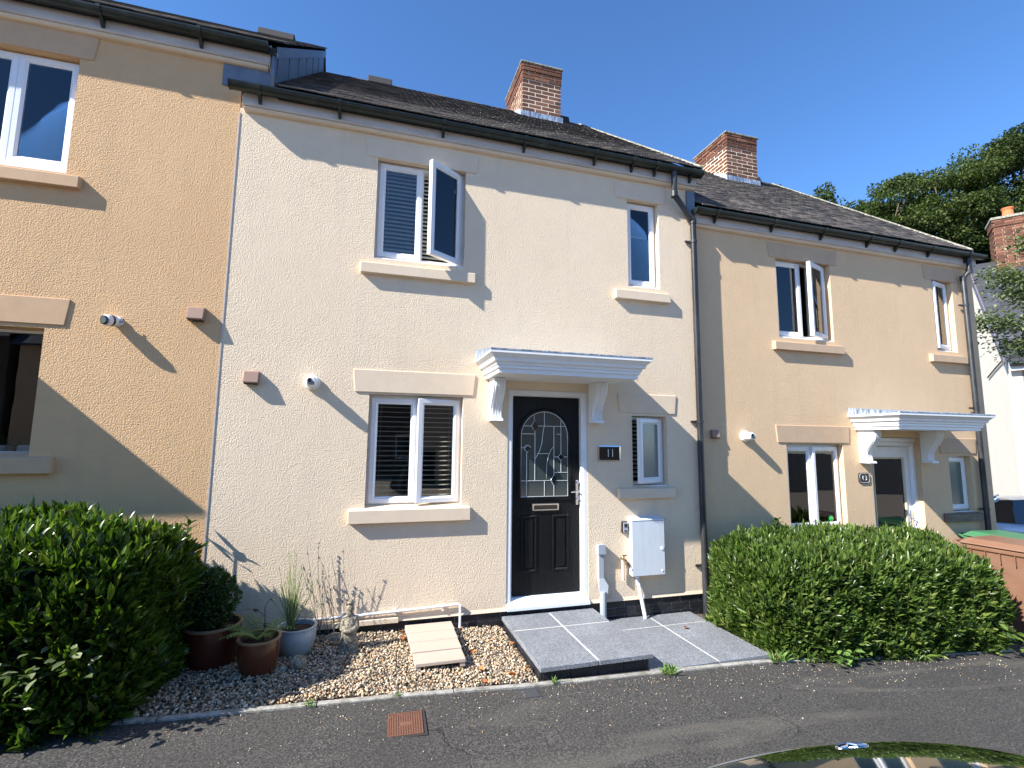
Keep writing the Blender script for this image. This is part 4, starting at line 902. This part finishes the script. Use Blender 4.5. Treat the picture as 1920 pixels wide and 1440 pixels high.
# statue: robed hooded figure, skin modifier body
def statue():
    t = thing('garden_statue', 'small weathered stone statue of a robed standing figure on the gravel by the wall', 'statue', (-1.435,-.33,-.09)); t.scale = (.95,.95,.95)
    Vs = [(0,0,.14),(0,.0,.20),(0,0,.26),(0,0,.305),(0,-.005,.335),(0,-.005,.368),(0,-.003,.40), (.05,0,.27),(.065,-.03,.20),(.03,-.06,.175), (-.05,0,.27),(-.065,-.03,.20),(-.03,-.06,.175), (.032,0,.07),(.036,-.005,.0), (-.032,0,.07),(-.036,-.005,.0)]
    Es = [(0,1),(1,2),(2,3),(3,4),(4,5),(5,6),(2,7),(7,8),(8,9),(2,10),(10,11),(11,12),(0,13),(13,14),(0,15),(15,16)]
    rad = [.058,.056,.05,.022,.032,.034,.014,.027,.023,.016,.027,.023,.016,.036,.036,.036,.036]
    me = bpy.data.meshes.new('figure'); me.from_pydata(Vs, Es, []); o = bpy.data.objects.new('figure', me); COL.objects.link(o)
    sm = o.modifiers.new('s', 'SKIN'); 
    for i, r_ in enumerate(rad): me.skin_vertices[0].data[i].radius = (r_, r_*.9)
    me.skin_vertices[0].data[0].use_root = True
    ss = o.modifiers.new('u', 'SUBSURF'); ss.levels = 2; ss.render_levels = 2
    dg = bpy.context.evaluated_depsgraph_get(); m2 = bpy.data.meshes.new_from_object(o.evaluated_get(dg)); bpy.data.objects.remove(o)
    for v_ in m2.vertices: v_.co += Vector((math.sin(v_.co.z*160+v_.co.x*90), math.cos(v_.co.z*140+v_.co.y*120), 0))*.0022
    m2.materials.clear(); m2.materials.append(M_statue); m2.polygons.foreach_set('use_smooth',[True]*len(m2.polygons)); obj('figure', m2, None, t)
    obj('robe', MB().lathe([(.085,0),(.075,.06),(.063,.14),(.066,.20),(.058,.26),(.03,.30)], n=20).map(lambda v: Vector((v.x+.004*math.sin(v.z*80), v.y*.8 if v.y < 0 else v.y*.7, v.z))), M_statue, t, smooth=True)
    obj('topknot', MB().lathe([(0,-.01),(.03,-.008),(.033,.002),(.018,.014),(.014,.024),(0,.03)], (0,-.003,.405), 16), M_statue, t, smooth=True)
    obj('face', MB().tube([(0,-.034,.372),(0,-.040,.362)], [.004,.006], 6).box(-.014,-.006,-.036,-.03,.376,.38).box(.006,.014,-.036,-.03,.376,.38).box(-.009,.009,-.036,-.03,.349,.352), M_statue, t)
    obj('folded_arms', MB().tube([(-.06,-.02,.215),(-.03,-.062,.19),(.0,-.07,.185),(.03,-.062,.19),(.06,-.02,.215)], [.02,.022,.02,.022,.02], 10), M_statue, t, smooth=True)
    obj('base', MB().lathe([(0,-.02),(.095,-.02),(.09,.012),(.0,.014)], n=14).map(lambda v: Vector((v.x, v.y*.8, v.z))), M_statue, t)
    return t
statue()

# ------------------------------------------------------------------ hedges
def hedge(label, lo, hi, m, n_shoots, leaf_l, leaf_w, per, top, near, gfn, slope=None):
    lo, hi = np.array(lo, float), np.array(hi, float); ctr = (lo+hi)/2; hf = (hi-lo)/2
    t = thing('hedge', label, 'hedge', (ctr[0], ctr[1], gfn(ctr[0]))); org = np.array(t.location)
    # superellipsoid surface samples
    d = rng.normal(size=(n_shoots*3,3)); e = 6.0
    k = (np.abs(d/ hf.max())**e).sum(1)**(-1/e); u = d*k[:,None]/hf.max()          # on unit superball
    P = ctr+u*hf
    nrm = np.sign(u)*np.abs(u)**(e-1)/hf; nrm /= np.linalg.norm(nrm, axis=1, keepdims=True)
    keep = (P[:,2] > lo[2]+.04) & (rng.random(len(P)) < .35+.65*np.clip(np.abs(nrm[:,1])+np.abs(nrm[:,2]),0,1)); P, nrm, u = P[keep][:n_shoots], nrm[keep][:n_shoots], u[keep][:n_shoots]
    lump = .055*np.sin(P[:,0]*5.1+P[:,2]*4)*np.cos(P[:,1]*6+P[:,2]*5.3)+.025*np.sin(P[:,0]*17)*np.sin(P[:,2]*15+P[:,1]*13)
    P = P+nrm*(lump-rng.random(len(P))**2*.15+.05*(rng.random(len(P))>.93))[:,None]
    if slope is not None: P[:,2] += slope(P[:,0], P[:,1], (P[:,2]-lo[2])/(hi[2]-lo[2]))
    ax = nrm*.75+rng.normal(size=P.shape)*.28+np.array([.0,-.05,.95]); ax /= np.linalg.norm(ax, axis=1, keepdims=True)
    n = len(P); per_ = per; A = np.repeat(ax, per_, 0); Pp = np.repeat(P, per_, 0)
    ref = np.cross(A, rng.normal(size=A.shape)*.01+[.3,.9,.1]); ref /= np.linalg.norm(ref, axis=1, keepdims=True); r2 = np.cross(A, ref)
    j = np.tile(np.arange(per_), n); ph = j*2.4+np.repeat(rng.random(n)*6.28, per_); op = np.where(j < 3, .25, .75)+rng.normal(size=n*per_)*.15
    dirs = A*np.cos(op)[:,None]+(ref*np.cos(ph)[:,None]+r2*np.sin(ph)[:,None])*np.sin(op)[:,None]
    L = leaf_l*rng.uniform(.6,1.15,n*per_); Wd = leaf_w*rng.uniform(.75,1.2,n*per_)
    base = Pp-A*(j*leaf_l*.14)[:,None]-org; U = A+rng.normal(size=A.shape)*.25
    camp = np.array([-1.35,-4.76,1.64]); vis = np.linalg.norm(Pp-camp, axis=1)+np.where((np.repeat((nrm*(camp-P)).sum(1), per_) > 0), 0, 50)+rng.random(n*per_)*.25+np.where(Pp[:,0] < near, 50, 0)
    order = np.argsort(vis); first, rest = order[:300], order[300:]
    V_, T_, _ = scatter(LV, LF, base[rest], dirs[rest], U[rest], L[rest], Wd[rest])
    obj('foliage', np_mesh('foliage', V_, T_, m, True), None, t, kind='stuff')
    lm = np_mesh('leaf', LV, LF, m, True)
    _, _, (X, Y, Z) = scatter(LV, LF, base[first], dirs[first], U[first], L[first], Wd[first])
    for i in range(300):
        o = bpy.data.objects.new('leaf', lm); COL.objects.link(o); o.parent = t; q_ = first[i]
        mm = Matrix((Vector(X[i])*Wd[q_], Vector(Y[i])*L[q_], Vector(Z[i])*Wd[q_])).transposed().to_4x4(); mm.translation = Vector(base[q_]); o.matrix_basis = mm
    # added near-black solid core, blocks light inside the foliage
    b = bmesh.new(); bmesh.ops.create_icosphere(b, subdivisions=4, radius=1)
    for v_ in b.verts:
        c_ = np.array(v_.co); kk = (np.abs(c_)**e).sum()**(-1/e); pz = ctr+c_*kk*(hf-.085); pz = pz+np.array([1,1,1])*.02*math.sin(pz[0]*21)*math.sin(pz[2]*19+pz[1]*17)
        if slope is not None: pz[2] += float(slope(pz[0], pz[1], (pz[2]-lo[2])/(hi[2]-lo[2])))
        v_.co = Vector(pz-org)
    me = bpy.data.meshes.new('shade_core'); b.to_mesh(me); b.free(); me.materials.append(M_core); obj('shade_core', me, None, t)
    return t
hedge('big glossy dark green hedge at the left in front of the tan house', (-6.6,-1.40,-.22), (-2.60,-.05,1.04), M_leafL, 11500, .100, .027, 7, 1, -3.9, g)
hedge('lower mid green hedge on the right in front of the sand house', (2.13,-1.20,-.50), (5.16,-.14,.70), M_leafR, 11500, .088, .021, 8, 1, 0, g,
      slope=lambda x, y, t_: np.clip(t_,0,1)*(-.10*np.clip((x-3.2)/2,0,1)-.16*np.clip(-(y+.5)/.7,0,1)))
# stray shoots on the hedge edges
for base, hgt, m_, lab in (((2.95,-.35,.62), .20, M_leafbox, 'dark leafy sprig sticking up from the back of the right hedge'), ((-2.74,-.10,.84), .13, M_leafL, 'lone leafy shoot rising from the right end of the left hedge')):
    t = thing('hedge_shoot', lab, 'shoot', base); nlf = 16 if m_ is M_leafbox else 7; obj('stem', MB().tube([(0,0,-.25),(0,0,hgt*.6),(.02,0,hgt)], [.006,.004,.002], 6), M_bark, t)
    for k in range(nlf):
        a = k*2.4; z = hgt*(.2+.8*k/nlf); lf = bpy.data.objects.new('leaf', bpy.data.meshes.get('sprig_leaf') or np_mesh('sprig_leaf', LV, LF, m_, True)); COL.objects.link(lf); lf.parent = t
        lf.location = (.02*z/hgt,0,z); lf.scale = (.032,.085,.032); lf.rotation_euler = (random.uniform(.3,1.0),0,a)
# low leafy weeds with lobed leaves at the hedge feet
def groundplant(label, c, n, r_, m_, L):
    P = np.array(c)+rng.normal(size=(n,3))*[r_,r_*.5,r_*.35]; A = rng.normal(size=(n,3))*[1,1,.35]+[0,-.5,.15]
    leafy('ground_plant', label, 'plant', P, A, np.tile([0.,0,1],(n,1))+rng.normal(size=(n,3))*.35, rng.uniform(.7,1.1,n)*L, rng.uniform(.4,.6,n)*L, m_)
groundplant('yellow green lobed-leaf plant spilling onto the tarmac under the right hedge', (2.72,-1.24,-.20), 70, .12, M_fern, .075)
groundplant('broad-leaved plant growing from the right end of the right hedge', (4.85,-1.25,-.25), 60, .14, M_leafR, .09)
groundplant('pale leaved weed poking out of the lower left hedge', (-3.0,-1.42,.42), 36, .12, M_leafB, .07)

# ------------------------------------------------------------------ wheelie bins
def bin_(label, loc, rz, m, h=1.06):
    t = thing('wheelie_bin', label, 'bin', loc, rz); hb = h-.09
    def fr(x0,x1,y0,y1,z): return [(x0,y0,z),(x1,y0,z),(x1,y1,z),(x0,y1,z)]
    vs = fr(-.21,.21,-.24,.24,.06)+fr(-.265,.265,-.33,.30,hb-.05)+fr(-.285,.285,-.355,.33,hb-.05)+fr(-.285,.285,-.355,.33,hb)
    fs = [(0,3,2,1)]+[(k*4+i,k*4+(i+1)%4,(k+1)*4+(i+1)%4,(k+1)*4+i) for k in range(3) for i in range(4)]+[(12,13,14,15)]
    obj('body', MB().add(vs, fs), m, t, bev=.012)
    rb = MB()
    for k in range(5): rb.box(-.288,-.268,-.30+k*.13,-.292+k*.13,hb-.16,hb-.05); rb.box(.268,.288,-.30+k*.13,-.292+k*.13,hb-.16,hb-.05)
    obj('rib', rb, m, t)
    lv = fr(-.30,.30,-.385,.33,hb+.006)+fr(-.30,.30,-.385,.33,hb+.022)+fr(-.235,.235,-.31,.27,hb+.075)
    obj('lid', MB().add(lv, [(0,3,2,1)]+[(k*4+i,k*4+(i+1)%4,(k+1)*4+(i+1)%4,(k+1)*4+i) for k in range(2) for i in range(4)]+[(8,9,10,11)]), m, t, bev=.012)
    obj('handle', MB().tube([(-.26,.33,hb-.02),(-.26,.40,hb+.01),(.26,.40,hb+.01),(.26,.33,hb-.02)], .015), m, t)
    obj('lid_grip', MB().box(-.09,.09,-.405,-.38,hb+.008,hb+.03), m, t, bev=.004)
    for s_ in (-1,1): obj('wheel', MB().lathe([(0,-.025),(.09,-.025),(.1,-.015),(.1,.015),(.09,.025),(0,.025)], (s_*.22,.27,.1), 24, 'y').map(lambda v, s_=s_: Vector((s_*.235+(v.y-.27), .27+(v.x-s_*.22), v.z))), M_tyre, t, auto=40)
    return t
bin_('brown wheelie bin beside the right hedge, nearest the road', (5.74,-.86,g(5.7)), R(4), M_binbrown, 1.08)
bin_('green lidded wheelie bin behind the brown bin', (6.55,-.42,g(6.5)), R(-6), M_bingreen, 1.10)

# ------------------------------------------------------------------ cars
def car(label, loc, rz, paint, badge=False, group=None):
    t = thing('parked_car', label, 'car', loc, rz, group)
    # x = forward (front at +2.0), stations: (x, half width, sill z, belt z, centre z)
    st = [(2.02,.52,.34,.50,.56),(1.97,.68,.27,.58,.655),(1.85,.78,.24,.655,.735),(1.6,.83,.22,.725,.81),(1.25,.85,.21,.79,.875),(.9,.86,.2,.84,.925),(.55,.865,.2,.88,.955),(-.4,.87,.2,.90,.93),(-1.3,.86,.2,.93,.95),(-1.75,.82,.24,.94,.96),(-1.98,.72,.3,.86,.88),(-2.02,.6,.36,.6,.62)]
    vs = []; n = 11
    for x, w_, zs, zb, zc in st:
        half = [(w_*.9,zs),(w_,zs+.12),(w_*1.0,(zs+zb)/2),(w_*.985,zb-.06),(w_*.93,zb)]
        row = half+[(w_*.55,(zb*.3+zc*.7))]+[(0,zc)]
        row = row[:5]+[(w_*.74,zb*.55+zc*.45),(w_*.4,zb*.12+zc*.88)]+[(0,zc)]
        full = [(x,-a,b) for a, b in row]+[(x,a,b) for a, b in reversed(row[:-1])]; n = len(full); vs += full
    m_ = len(st); fs = [(k*n+i,k*n+i+1,(k+1)*n+i+1,(k+1)*n+i) for k in range(m_-1) for i in range(n-1)]+[tuple(range(n)), tuple(reversed(range((m_-1)*n,m_*n)))]+[(k*n,(k+1)*n,(k+1)*n+n-1,k*n+n-1) for k in range(m_-1)]
    body = MB().add(vs, fs); bo = obj('body', body, paint, t, smooth=True); sb = bo.modifiers.new('s','SUBSURF'); sb.levels = 2; sb.render_levels = 2
    cab = [(.72,.74,.90,.0),(.10,.64,1.40,1),(-.5,.645,1.455,1),(-1.15,.62,1.41,1),(-1.72,.70,.93,0)]
    gv_ = []; 
    for x, w_, z, _ in cab: gv_ += [(x,-w_-(.10 if z > 1.3 else .08),.90 if z > 1.3 else z),(x,-w_+.04,z-.03),(x,-w_*.5,z),(x,w_*.5,z),(x,w_-.04,z-.03),(x,w_+(.10 if z > 1.3 else .08),.90 if z > 1.3 else z)]
    obj('glasshouse', MB().add(gv_, [(k*6+i,k*6+i+1,(k+1)*6+i+1,(k+1)*6+i) for k in range(4) for i in range(5)]), M_carglass, t, auto=30)
    rf = []
    for x, w_, z in ((.14,.61,1.385),(-.5,.62,1.47),(-1.2,.60,1.42)): rf += [(x,-w_,z-.03),(x,-w_*.5,z+.012),(x,w_*.5,z+.012),(x,w_,z-.03)]
    obj('roof', MB().add(rf, [(k*4+i,k*4+i+1,(k+1)*4+i+1,(k+1)*4+i) for k in range(2) for i in range(3)]), paint, t, smooth=True)
    for sy in (-1,1):
        obj('pillar', MB().tube([(.74,sy*.78,.92),(.10,sy*.625,1.39)], .028).tube([(-.48,sy*.80,.92),(-.5,sy*.635,1.42)], .03).tube([(-1.76,sy*.72,.94),(-1.18,sy*.605,1.40)], .05), paint, t)
        obj('mirror', MB().lathe([(0,-.05),(.05,-.04),(.075,0),(.05,.04),(0,.05)], (.55,sy*.97,.98), 16), paint, t, smooth=True)
        obj('headlight', MB().lathe([(0,.02),(.09,.015),(.12,-.02),(.10,-.06)], (1.80,sy*.62,.60), 20).map(lambda v, sy=sy: Vector((v.x, v.y, .60+(v.z-.60)*1.2))), mat('headlamp_lens',(.5,.52,.55),.05,.8), t, smooth=True)
        for wx in (1.27,-1.28):
            wl_ = obj('wheel', MB().lathe([(.2,-.1),(.29,-.1),(.31,-.07),(.31,.07),(.29,.1),(.2,.1)], (wx,sy*.77,.31), 32, 'y').map(lambda v, sy=sy: v), M_tyre, t, auto=40)
            obj('rim', MB().lathe([(0,.02),(.05,.03),(.2,.0),(.21,.09)], (wx,sy*.80,.31), 20, 'y').map(lambda v, sy=sy: Vector((v.x, sy*.80+(v.y-sy*.80)*-sy*-1, v.z))), M_grey, wl_, auto=40)
    obj('number_plate', MB().box(2.0,2.02,-.26,.26,.36,.47), M_whiteplastic, t)
    if badge:
        bt = obj('badge', MB().tube([(1.80-.026*math.sin(a), .062*math.cos(a), .742+.006*math.sin(a)) for a in np.linspace(0,2*math.pi,25)], .0045, 8), M_chrome, t)
        obj('badge_wings', MB().tube([(1.79,-.055,.747),(1.80,-.02,.744),(1.82,0,.740),(1.80,.02,.744),(1.79,.055,.747)], .004, 6), M_chrome, bt)
    return t
CARA = math.radians(82)
fx, fy = .42, -3.25
car('glossy black car at the lower right, only its bonnet and oval badge in view', (fx-1.80*math.cos(CARA), fy-1.80*math.sin(CARA), -.215), CARA, M_carblack, badge=True)
car('silver white car parked behind the bins beside the far white house', (12.6,2.9,g(13.3)+.02), math.atan2(.79,-.61)-.15, M_carwhite)
car('silver car parked across the road behind the viewer', (9.5,-14.5,g(9.5)+.02), .05, M_carwhite)

# ------------------------------------------------------------------ far white house (local: x along eave, y depth)
FA = math.atan2(-.79,.61)
fh = thing('white_house', 'white gabled house with blue grey slate roof and brick chimney at the far right', 'house', (18.6,5.77,-1.47), FA); fh.scale = (1.3,1.3,1.3)
EZ, DP, LN = 4.68, 6.8, 9.0; ap = 3.3
wl = MB().plate([[(0,0),(DP,0),(DP,EZ),(ap,EZ+3.25),(0,EZ)]], 0, .25).map(lambda v: Vector((v.y, v.x, v.z)))
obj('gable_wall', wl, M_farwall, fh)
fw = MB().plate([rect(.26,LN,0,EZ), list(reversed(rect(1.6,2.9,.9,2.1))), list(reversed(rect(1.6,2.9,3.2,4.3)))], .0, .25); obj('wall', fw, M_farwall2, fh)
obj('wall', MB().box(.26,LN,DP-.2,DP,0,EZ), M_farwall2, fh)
for z0, z1 in ((.9,2.1),(3.2,4.3)):
    wn = obj('window', MB().ring(1.6,2.9,z0,z1,[(0,.05),(0,.15),(.06,.15),(.06,.05)]).box(2.22,2.28,.06,.14,z0,z1), M_upvc, fh); obj('pane', MB().box(1.65,2.85,.09,.10,z0+.05,z1-.05), M_carglass, wn)
k = 3.25/ap; rfo = obj('roof', MB().prism([(-.2,EZ-.2*k+.0),(ap,EZ+3.25),(DP+.2,EZ-.2*k),(DP+.2,EZ-.2*k+.08),(ap,EZ+3.36),(-.2,EZ-.2*k+.08)], 'x', -.06, LN), M_farslate, fh)
sm_ = MB(); cs = []; sl = math.hypot(ap+.2, 3.25+.2*k); aa = math.atan2(3.25+.2*k, ap+.2); cnt = 0
tl = MB().box(-.148,.148,0,.30,0,.008).mesh('slate', M_farslate)
for r_ in range(int(sl/.2)):
    for i in range(10):
        xx = .1+i*.305+(.15 if r_%2 else 0)
        o = bpy.data.objects.new('slate', tl); COL.objects.link(o); o.parent = rfo; s_ = r_*.2
        o.location = (xx, -.2+s_*math.cos(aa), EZ-.2*k+.095+s_*math.sin(aa)); o.rotation_euler = (aa-.03,0,0)
for sgn in (0,): obj('verge_board', MB().prism([(-.2,EZ-.2*k-.12),(ap,EZ+3.13),(ap,EZ+3.37),(-.2,EZ-.2*k+.10)], 'x', -.10, -.062), mat('grey_verge',(.13,.11,.13),.6), fh)
obj('gutter', MB().tube([(0,-.24,EZ-.26),(LN,-.24,EZ-.26)], .06, 10), M_gutter, fh)
obj('fascia', MB().box(0,LN,-.17,-.13,EZ-.42,EZ-.2), M_white, fh)
obj('wall_line', MB().tube([(-.03,.05,4.60),(-.03,1.1,4.50),(-.03,2.3,4.36)], .02, 6), M_black, fh)  # thin dark line along the upper gable wall
# its chimney
cc = obj('chimney', MB().box(.55,2.35,ap-.35,ap+.35,EZ+2.6,EZ+4.55), M_mortar, fh)
bf = MB().box(-.1075,.1075,-.012,.02,0,.065).mesh('brick', M_brick)
for r_ in range(24):
    z = EZ+2.75+.075*r_
    for i in range(8):
        o = bpy.data.objects.new('brick', bf); COL.objects.link(o); o.parent = cc; o.location = (.66+.225*i-(.05 if r_%2 else 0), ap-.352-(.03 if r_ > 20 else 0), z)
    for i in range(3):
        o = bpy.data.objects.new('brick', bf); COL.objects.link(o); o.parent = cc; o.rotation_euler = (0,0,-math.pi/2); o.location = (.548-(.03 if r_ > 20 else 0), ap-.24+.225*i+(.05 if r_%2 else 0), z)
obj('chimney_cap', MB().box(.48,2.42,ap-.42,ap+.42,EZ+4.55,EZ+4.62), M_moss, cc)
obj('chimney_pot', MB().lathe([(.16,0),(.14,.05),(.125,.30),(.15,.33),(.15,.37),(.11,.37),(.11,.1)], (.95,ap,EZ+4.6), 24), M_terra, cc, auto=40)

# ------------------------------------------------------------------ trees
def tree(label, loc, h, crown, m, n, leaf, group=None, r_tr=.22, seed=1, limbs=9):
    rg = np.random.default_rng(seed); rd = random.Random(seed)
    t = thing('tree', label, 'tree', loc, 0, group); cz, rx, ry, rz_ = crown
    obj('trunk', MB().tube([(0,0,-.2),(.1,0,h*.3),(0,.1,h*.6),(.1,0,cz)], [r_tr,r_tr*.8,r_tr*.55,r_tr*.3], 12), M_bark, t, smooth=True)
    tips = []
    for k in range(limbs):
        a = k*2.4+rd.random(); el = rd.uniform(-.2,1.2); s0 = Vector((0,0,cz-rz_*rd.uniform(.2,.8))); e = Vector((math.cos(a)*rx*math.cos(el)*.85, math.sin(a)*ry*math.cos(el)*.85, cz+rz_*math.sin(el)*.85)); mid_ = (s0+e)/2+Vector((0,0,.3))
        obj('limb', MB().tube([s0,mid_,e], [r_tr*.4,r_tr*.22,r_tr*.08], 7), M_bark, t, smooth=True)
    nc = 105; d = rg.normal(size=(nc,3)); d /= np.linalg.norm(d, axis=1, keepdims=True); rr_ = rg.uniform(.35,1.0,nc)**.6
    cl = d*rr_[:,None]*[rx,ry,rz_]+[0,0,cz]; size = rg.uniform(.12,.25,nc)*min(rx,rz_)
    idx = rg.integers(0,nc,n); dd = rg.normal(size=(n,3)); dd /= np.linalg.norm(dd, axis=1, keepdims=True)
    P = cl[idx]+dd*(size[idx]*rg.random(n)**.35)[:,None]*[1.25,1.25,.65]
    A = dd*.6+rg.normal(size=(n,3))*.6+[0,0,-.1]; V_, T_, _ = scatter(DV, DF, P, A, rg.normal(size=(n,3))*.6+[0,0,1], rg.uniform(.7,1.3,n)*leaf, rg.uniform(.4,.65,n)*leaf)
    obj('crown', np_mesh('crown', V_, T_, m), None, t); return t
G = 'trees rising behind the terrace'
tree('rounded mid green tree just above the right end of the sand house roof', (26.5,14.9,-1.6), 12, (14.9,2.9,3.2,3.25), M_leafT, 40000, .17, G, seed=3)
tree('taller green tree between the rounded one and the dark tree at the frame edge', (30.1,13.6,-1.7), 14, (15.9,3.4,3.2,3.6), M_leafT, 44000, .17, G, seed=5)
tree('tall dark green tree at the upper right edge behind the brick chimney', (34.1,12.6,-1.9), 15, (17.4,3.9,3.7,4.3), M_leafT2, 50000, .18, G, seed=8, r_tr=.3)
tree('lower dark tree filling the gap behind the far brick chimney', (32.2,14.2,-1.8), 11, (12.4,4.4,2.9,4.2), M_leafT2, 40000, .18, G, seed=13)
tree('slim treetop peeping over the sand house roof left of the big trees', (18.0,11.3,-1.2), 12.3, (12.9,.75,.6,1.75), M_leafT, 3000, .14, G, seed=9, r_tr=.1, limbs=6)
tree('tiny tip of a treetop just right of the sand house chimney', (15.86,11.86,-1.1), 12.6, (13.6,.5,.4,.8), M_leafT, 500, .14, G, seed=21, r_tr=.05, limbs=4)
# near tree with branches reaching in from the right edge
nt_ = thing('tree', 'near tree whose pale leafy branches hang in front of the white house roof', 'tree', (13.3,.2,g(13.3)))
obj('trunk', MB().tube([(0,0,0),(-.05,.05,2.5),(-.2,.1,5.0),(-.4,.2,7)], [.14,.12,.09,.05], 10), M_bark, nt_, smooth=True)
rg = np.random.default_rng(4)
ends = [(10.05,1.62,4.05),(10.35,1.45,4.95),(10.6,1.35,4.6),(10.9,1.2,5.6),(10.6,1.5,3.6),(11.2,1.0,5.2),(11.3,1.1,4.2),(11.6,.9,6.3),(11.9,.7,4.6),(12.4,.5,6.8),(12.6,.2,5.4),(13.5,-.4,6.6),(13.9,-.3,5.4),(14.4,.3,6.2),(13.2,.9,7.3)]
o0 = np.array([13.3,.2,g(13.3)])
for e in ends:
    e = np.array(e)-o0; s0 = np.array([-.2,.1,max(3.2,e[2]-1.2)]); pts = [Vector(s0+(e-s0)*t+np.array([0,0,.35])*math.sin(t*3.14)) for t in (0,.3,.6,.85,1)]
    obj('branch', MB().tube(pts, [.045,.03,.02,.012,.006], 6), M_bark, nt_, smooth=True)
    n = 1100; tt = rg.uniform(.45,1.04,n); P = np.array([list(pts[min(3,int(x*4))].lerp(pts[min(4,int(x*4)+1)], x*4-min(3,int(x*4)))) for x in tt])+rg.normal(size=(n,3))*[.16,.16,.12]
    V_, T_, _ = scatter(LV, LF, P, rg.normal(size=(n,3))*[1,1,.6]+[-.4,0,-.15], np.tile([0.,0,1],(n,1))+rg.normal(size=(n,3))*.4, rg.uniform(.06,.10,n), rg.uniform(.035,.05,n))
    obj('leaves', np_mesh('leaves', V_, T_, M_leafB, True), None, nt_)

struct('warm_bounce_sheet', sheet(-40,40,-18.9,-8.6,.02,60), smooth_mat('sandy_bounce', (.50,.40,.29), (.42,.33,.24)))  # unseen pale sheet added to bounce warm light onto the shaded walls
# ------------------------------------------------------------------ houses across the road (behind the viewer)
for i, (x0, m_, lab) in enumerate(((-24.3,M_oppbrick,'dark brick house across the road, furthest to the left behind the viewer'),(-15,M_s9,'tan house across the road behind the viewer, between the two dark brick ones'),(-5.7,M_oppbrick,'dark brick house directly across the road behind the viewer'),(3.6,M_s13,'sand coloured house across the road behind the viewer, rightmost of the row'))):
    t = thing('opposite_house', lab, 'house', (x0,-19,g(x0+4)-.3))
    hs = [rect(a,a+1.3,z,z+1.2) for a in (1.2,5.6) for z in (1.1,3.7)]
    obj('wall', MB().plate([rect(0,9,0,5.2)]+[list(reversed(h)) for h in hs], -.2, 0).box(0,9,-7,-6.8,0,5.2).prism([(-7,0),(-.2,0),(-.2,5.2),(-3.6,8.2),(-7,5.2)], 'x', 0, .2).prism([(-7,0),(-.2,0),(-.2,5.2),(-3.6,8.2),(-7,5.2)], 'x', 8.8, 9), m_, t)
    obj('roof', MB().prism([(.3,5.1),(-3.6,8.45),(-7.4,5.1),(-7.4,5.2),(-3.6,8.6),(.3,5.2)], 'x', -.1, 9.1), M_farslate, t)
    for h in hs: wn = obj('window', MB().ring(h[0][0],h[1][0],h[0][1],h[2][1],[(0,-.12),(0,-.04),(.07,-.04),(.07,-.12)]), M_upvc, t); obj('pane', MB().box(h[0][0]+.05,h[1][0]-.05,-.10,-.09,h[0][1]+.05,h[2][1]-.05), M_carglass, wn)
    obj('door', MB().box(3.8,4.75,-.02,.03,0,2.1), M_door, t)
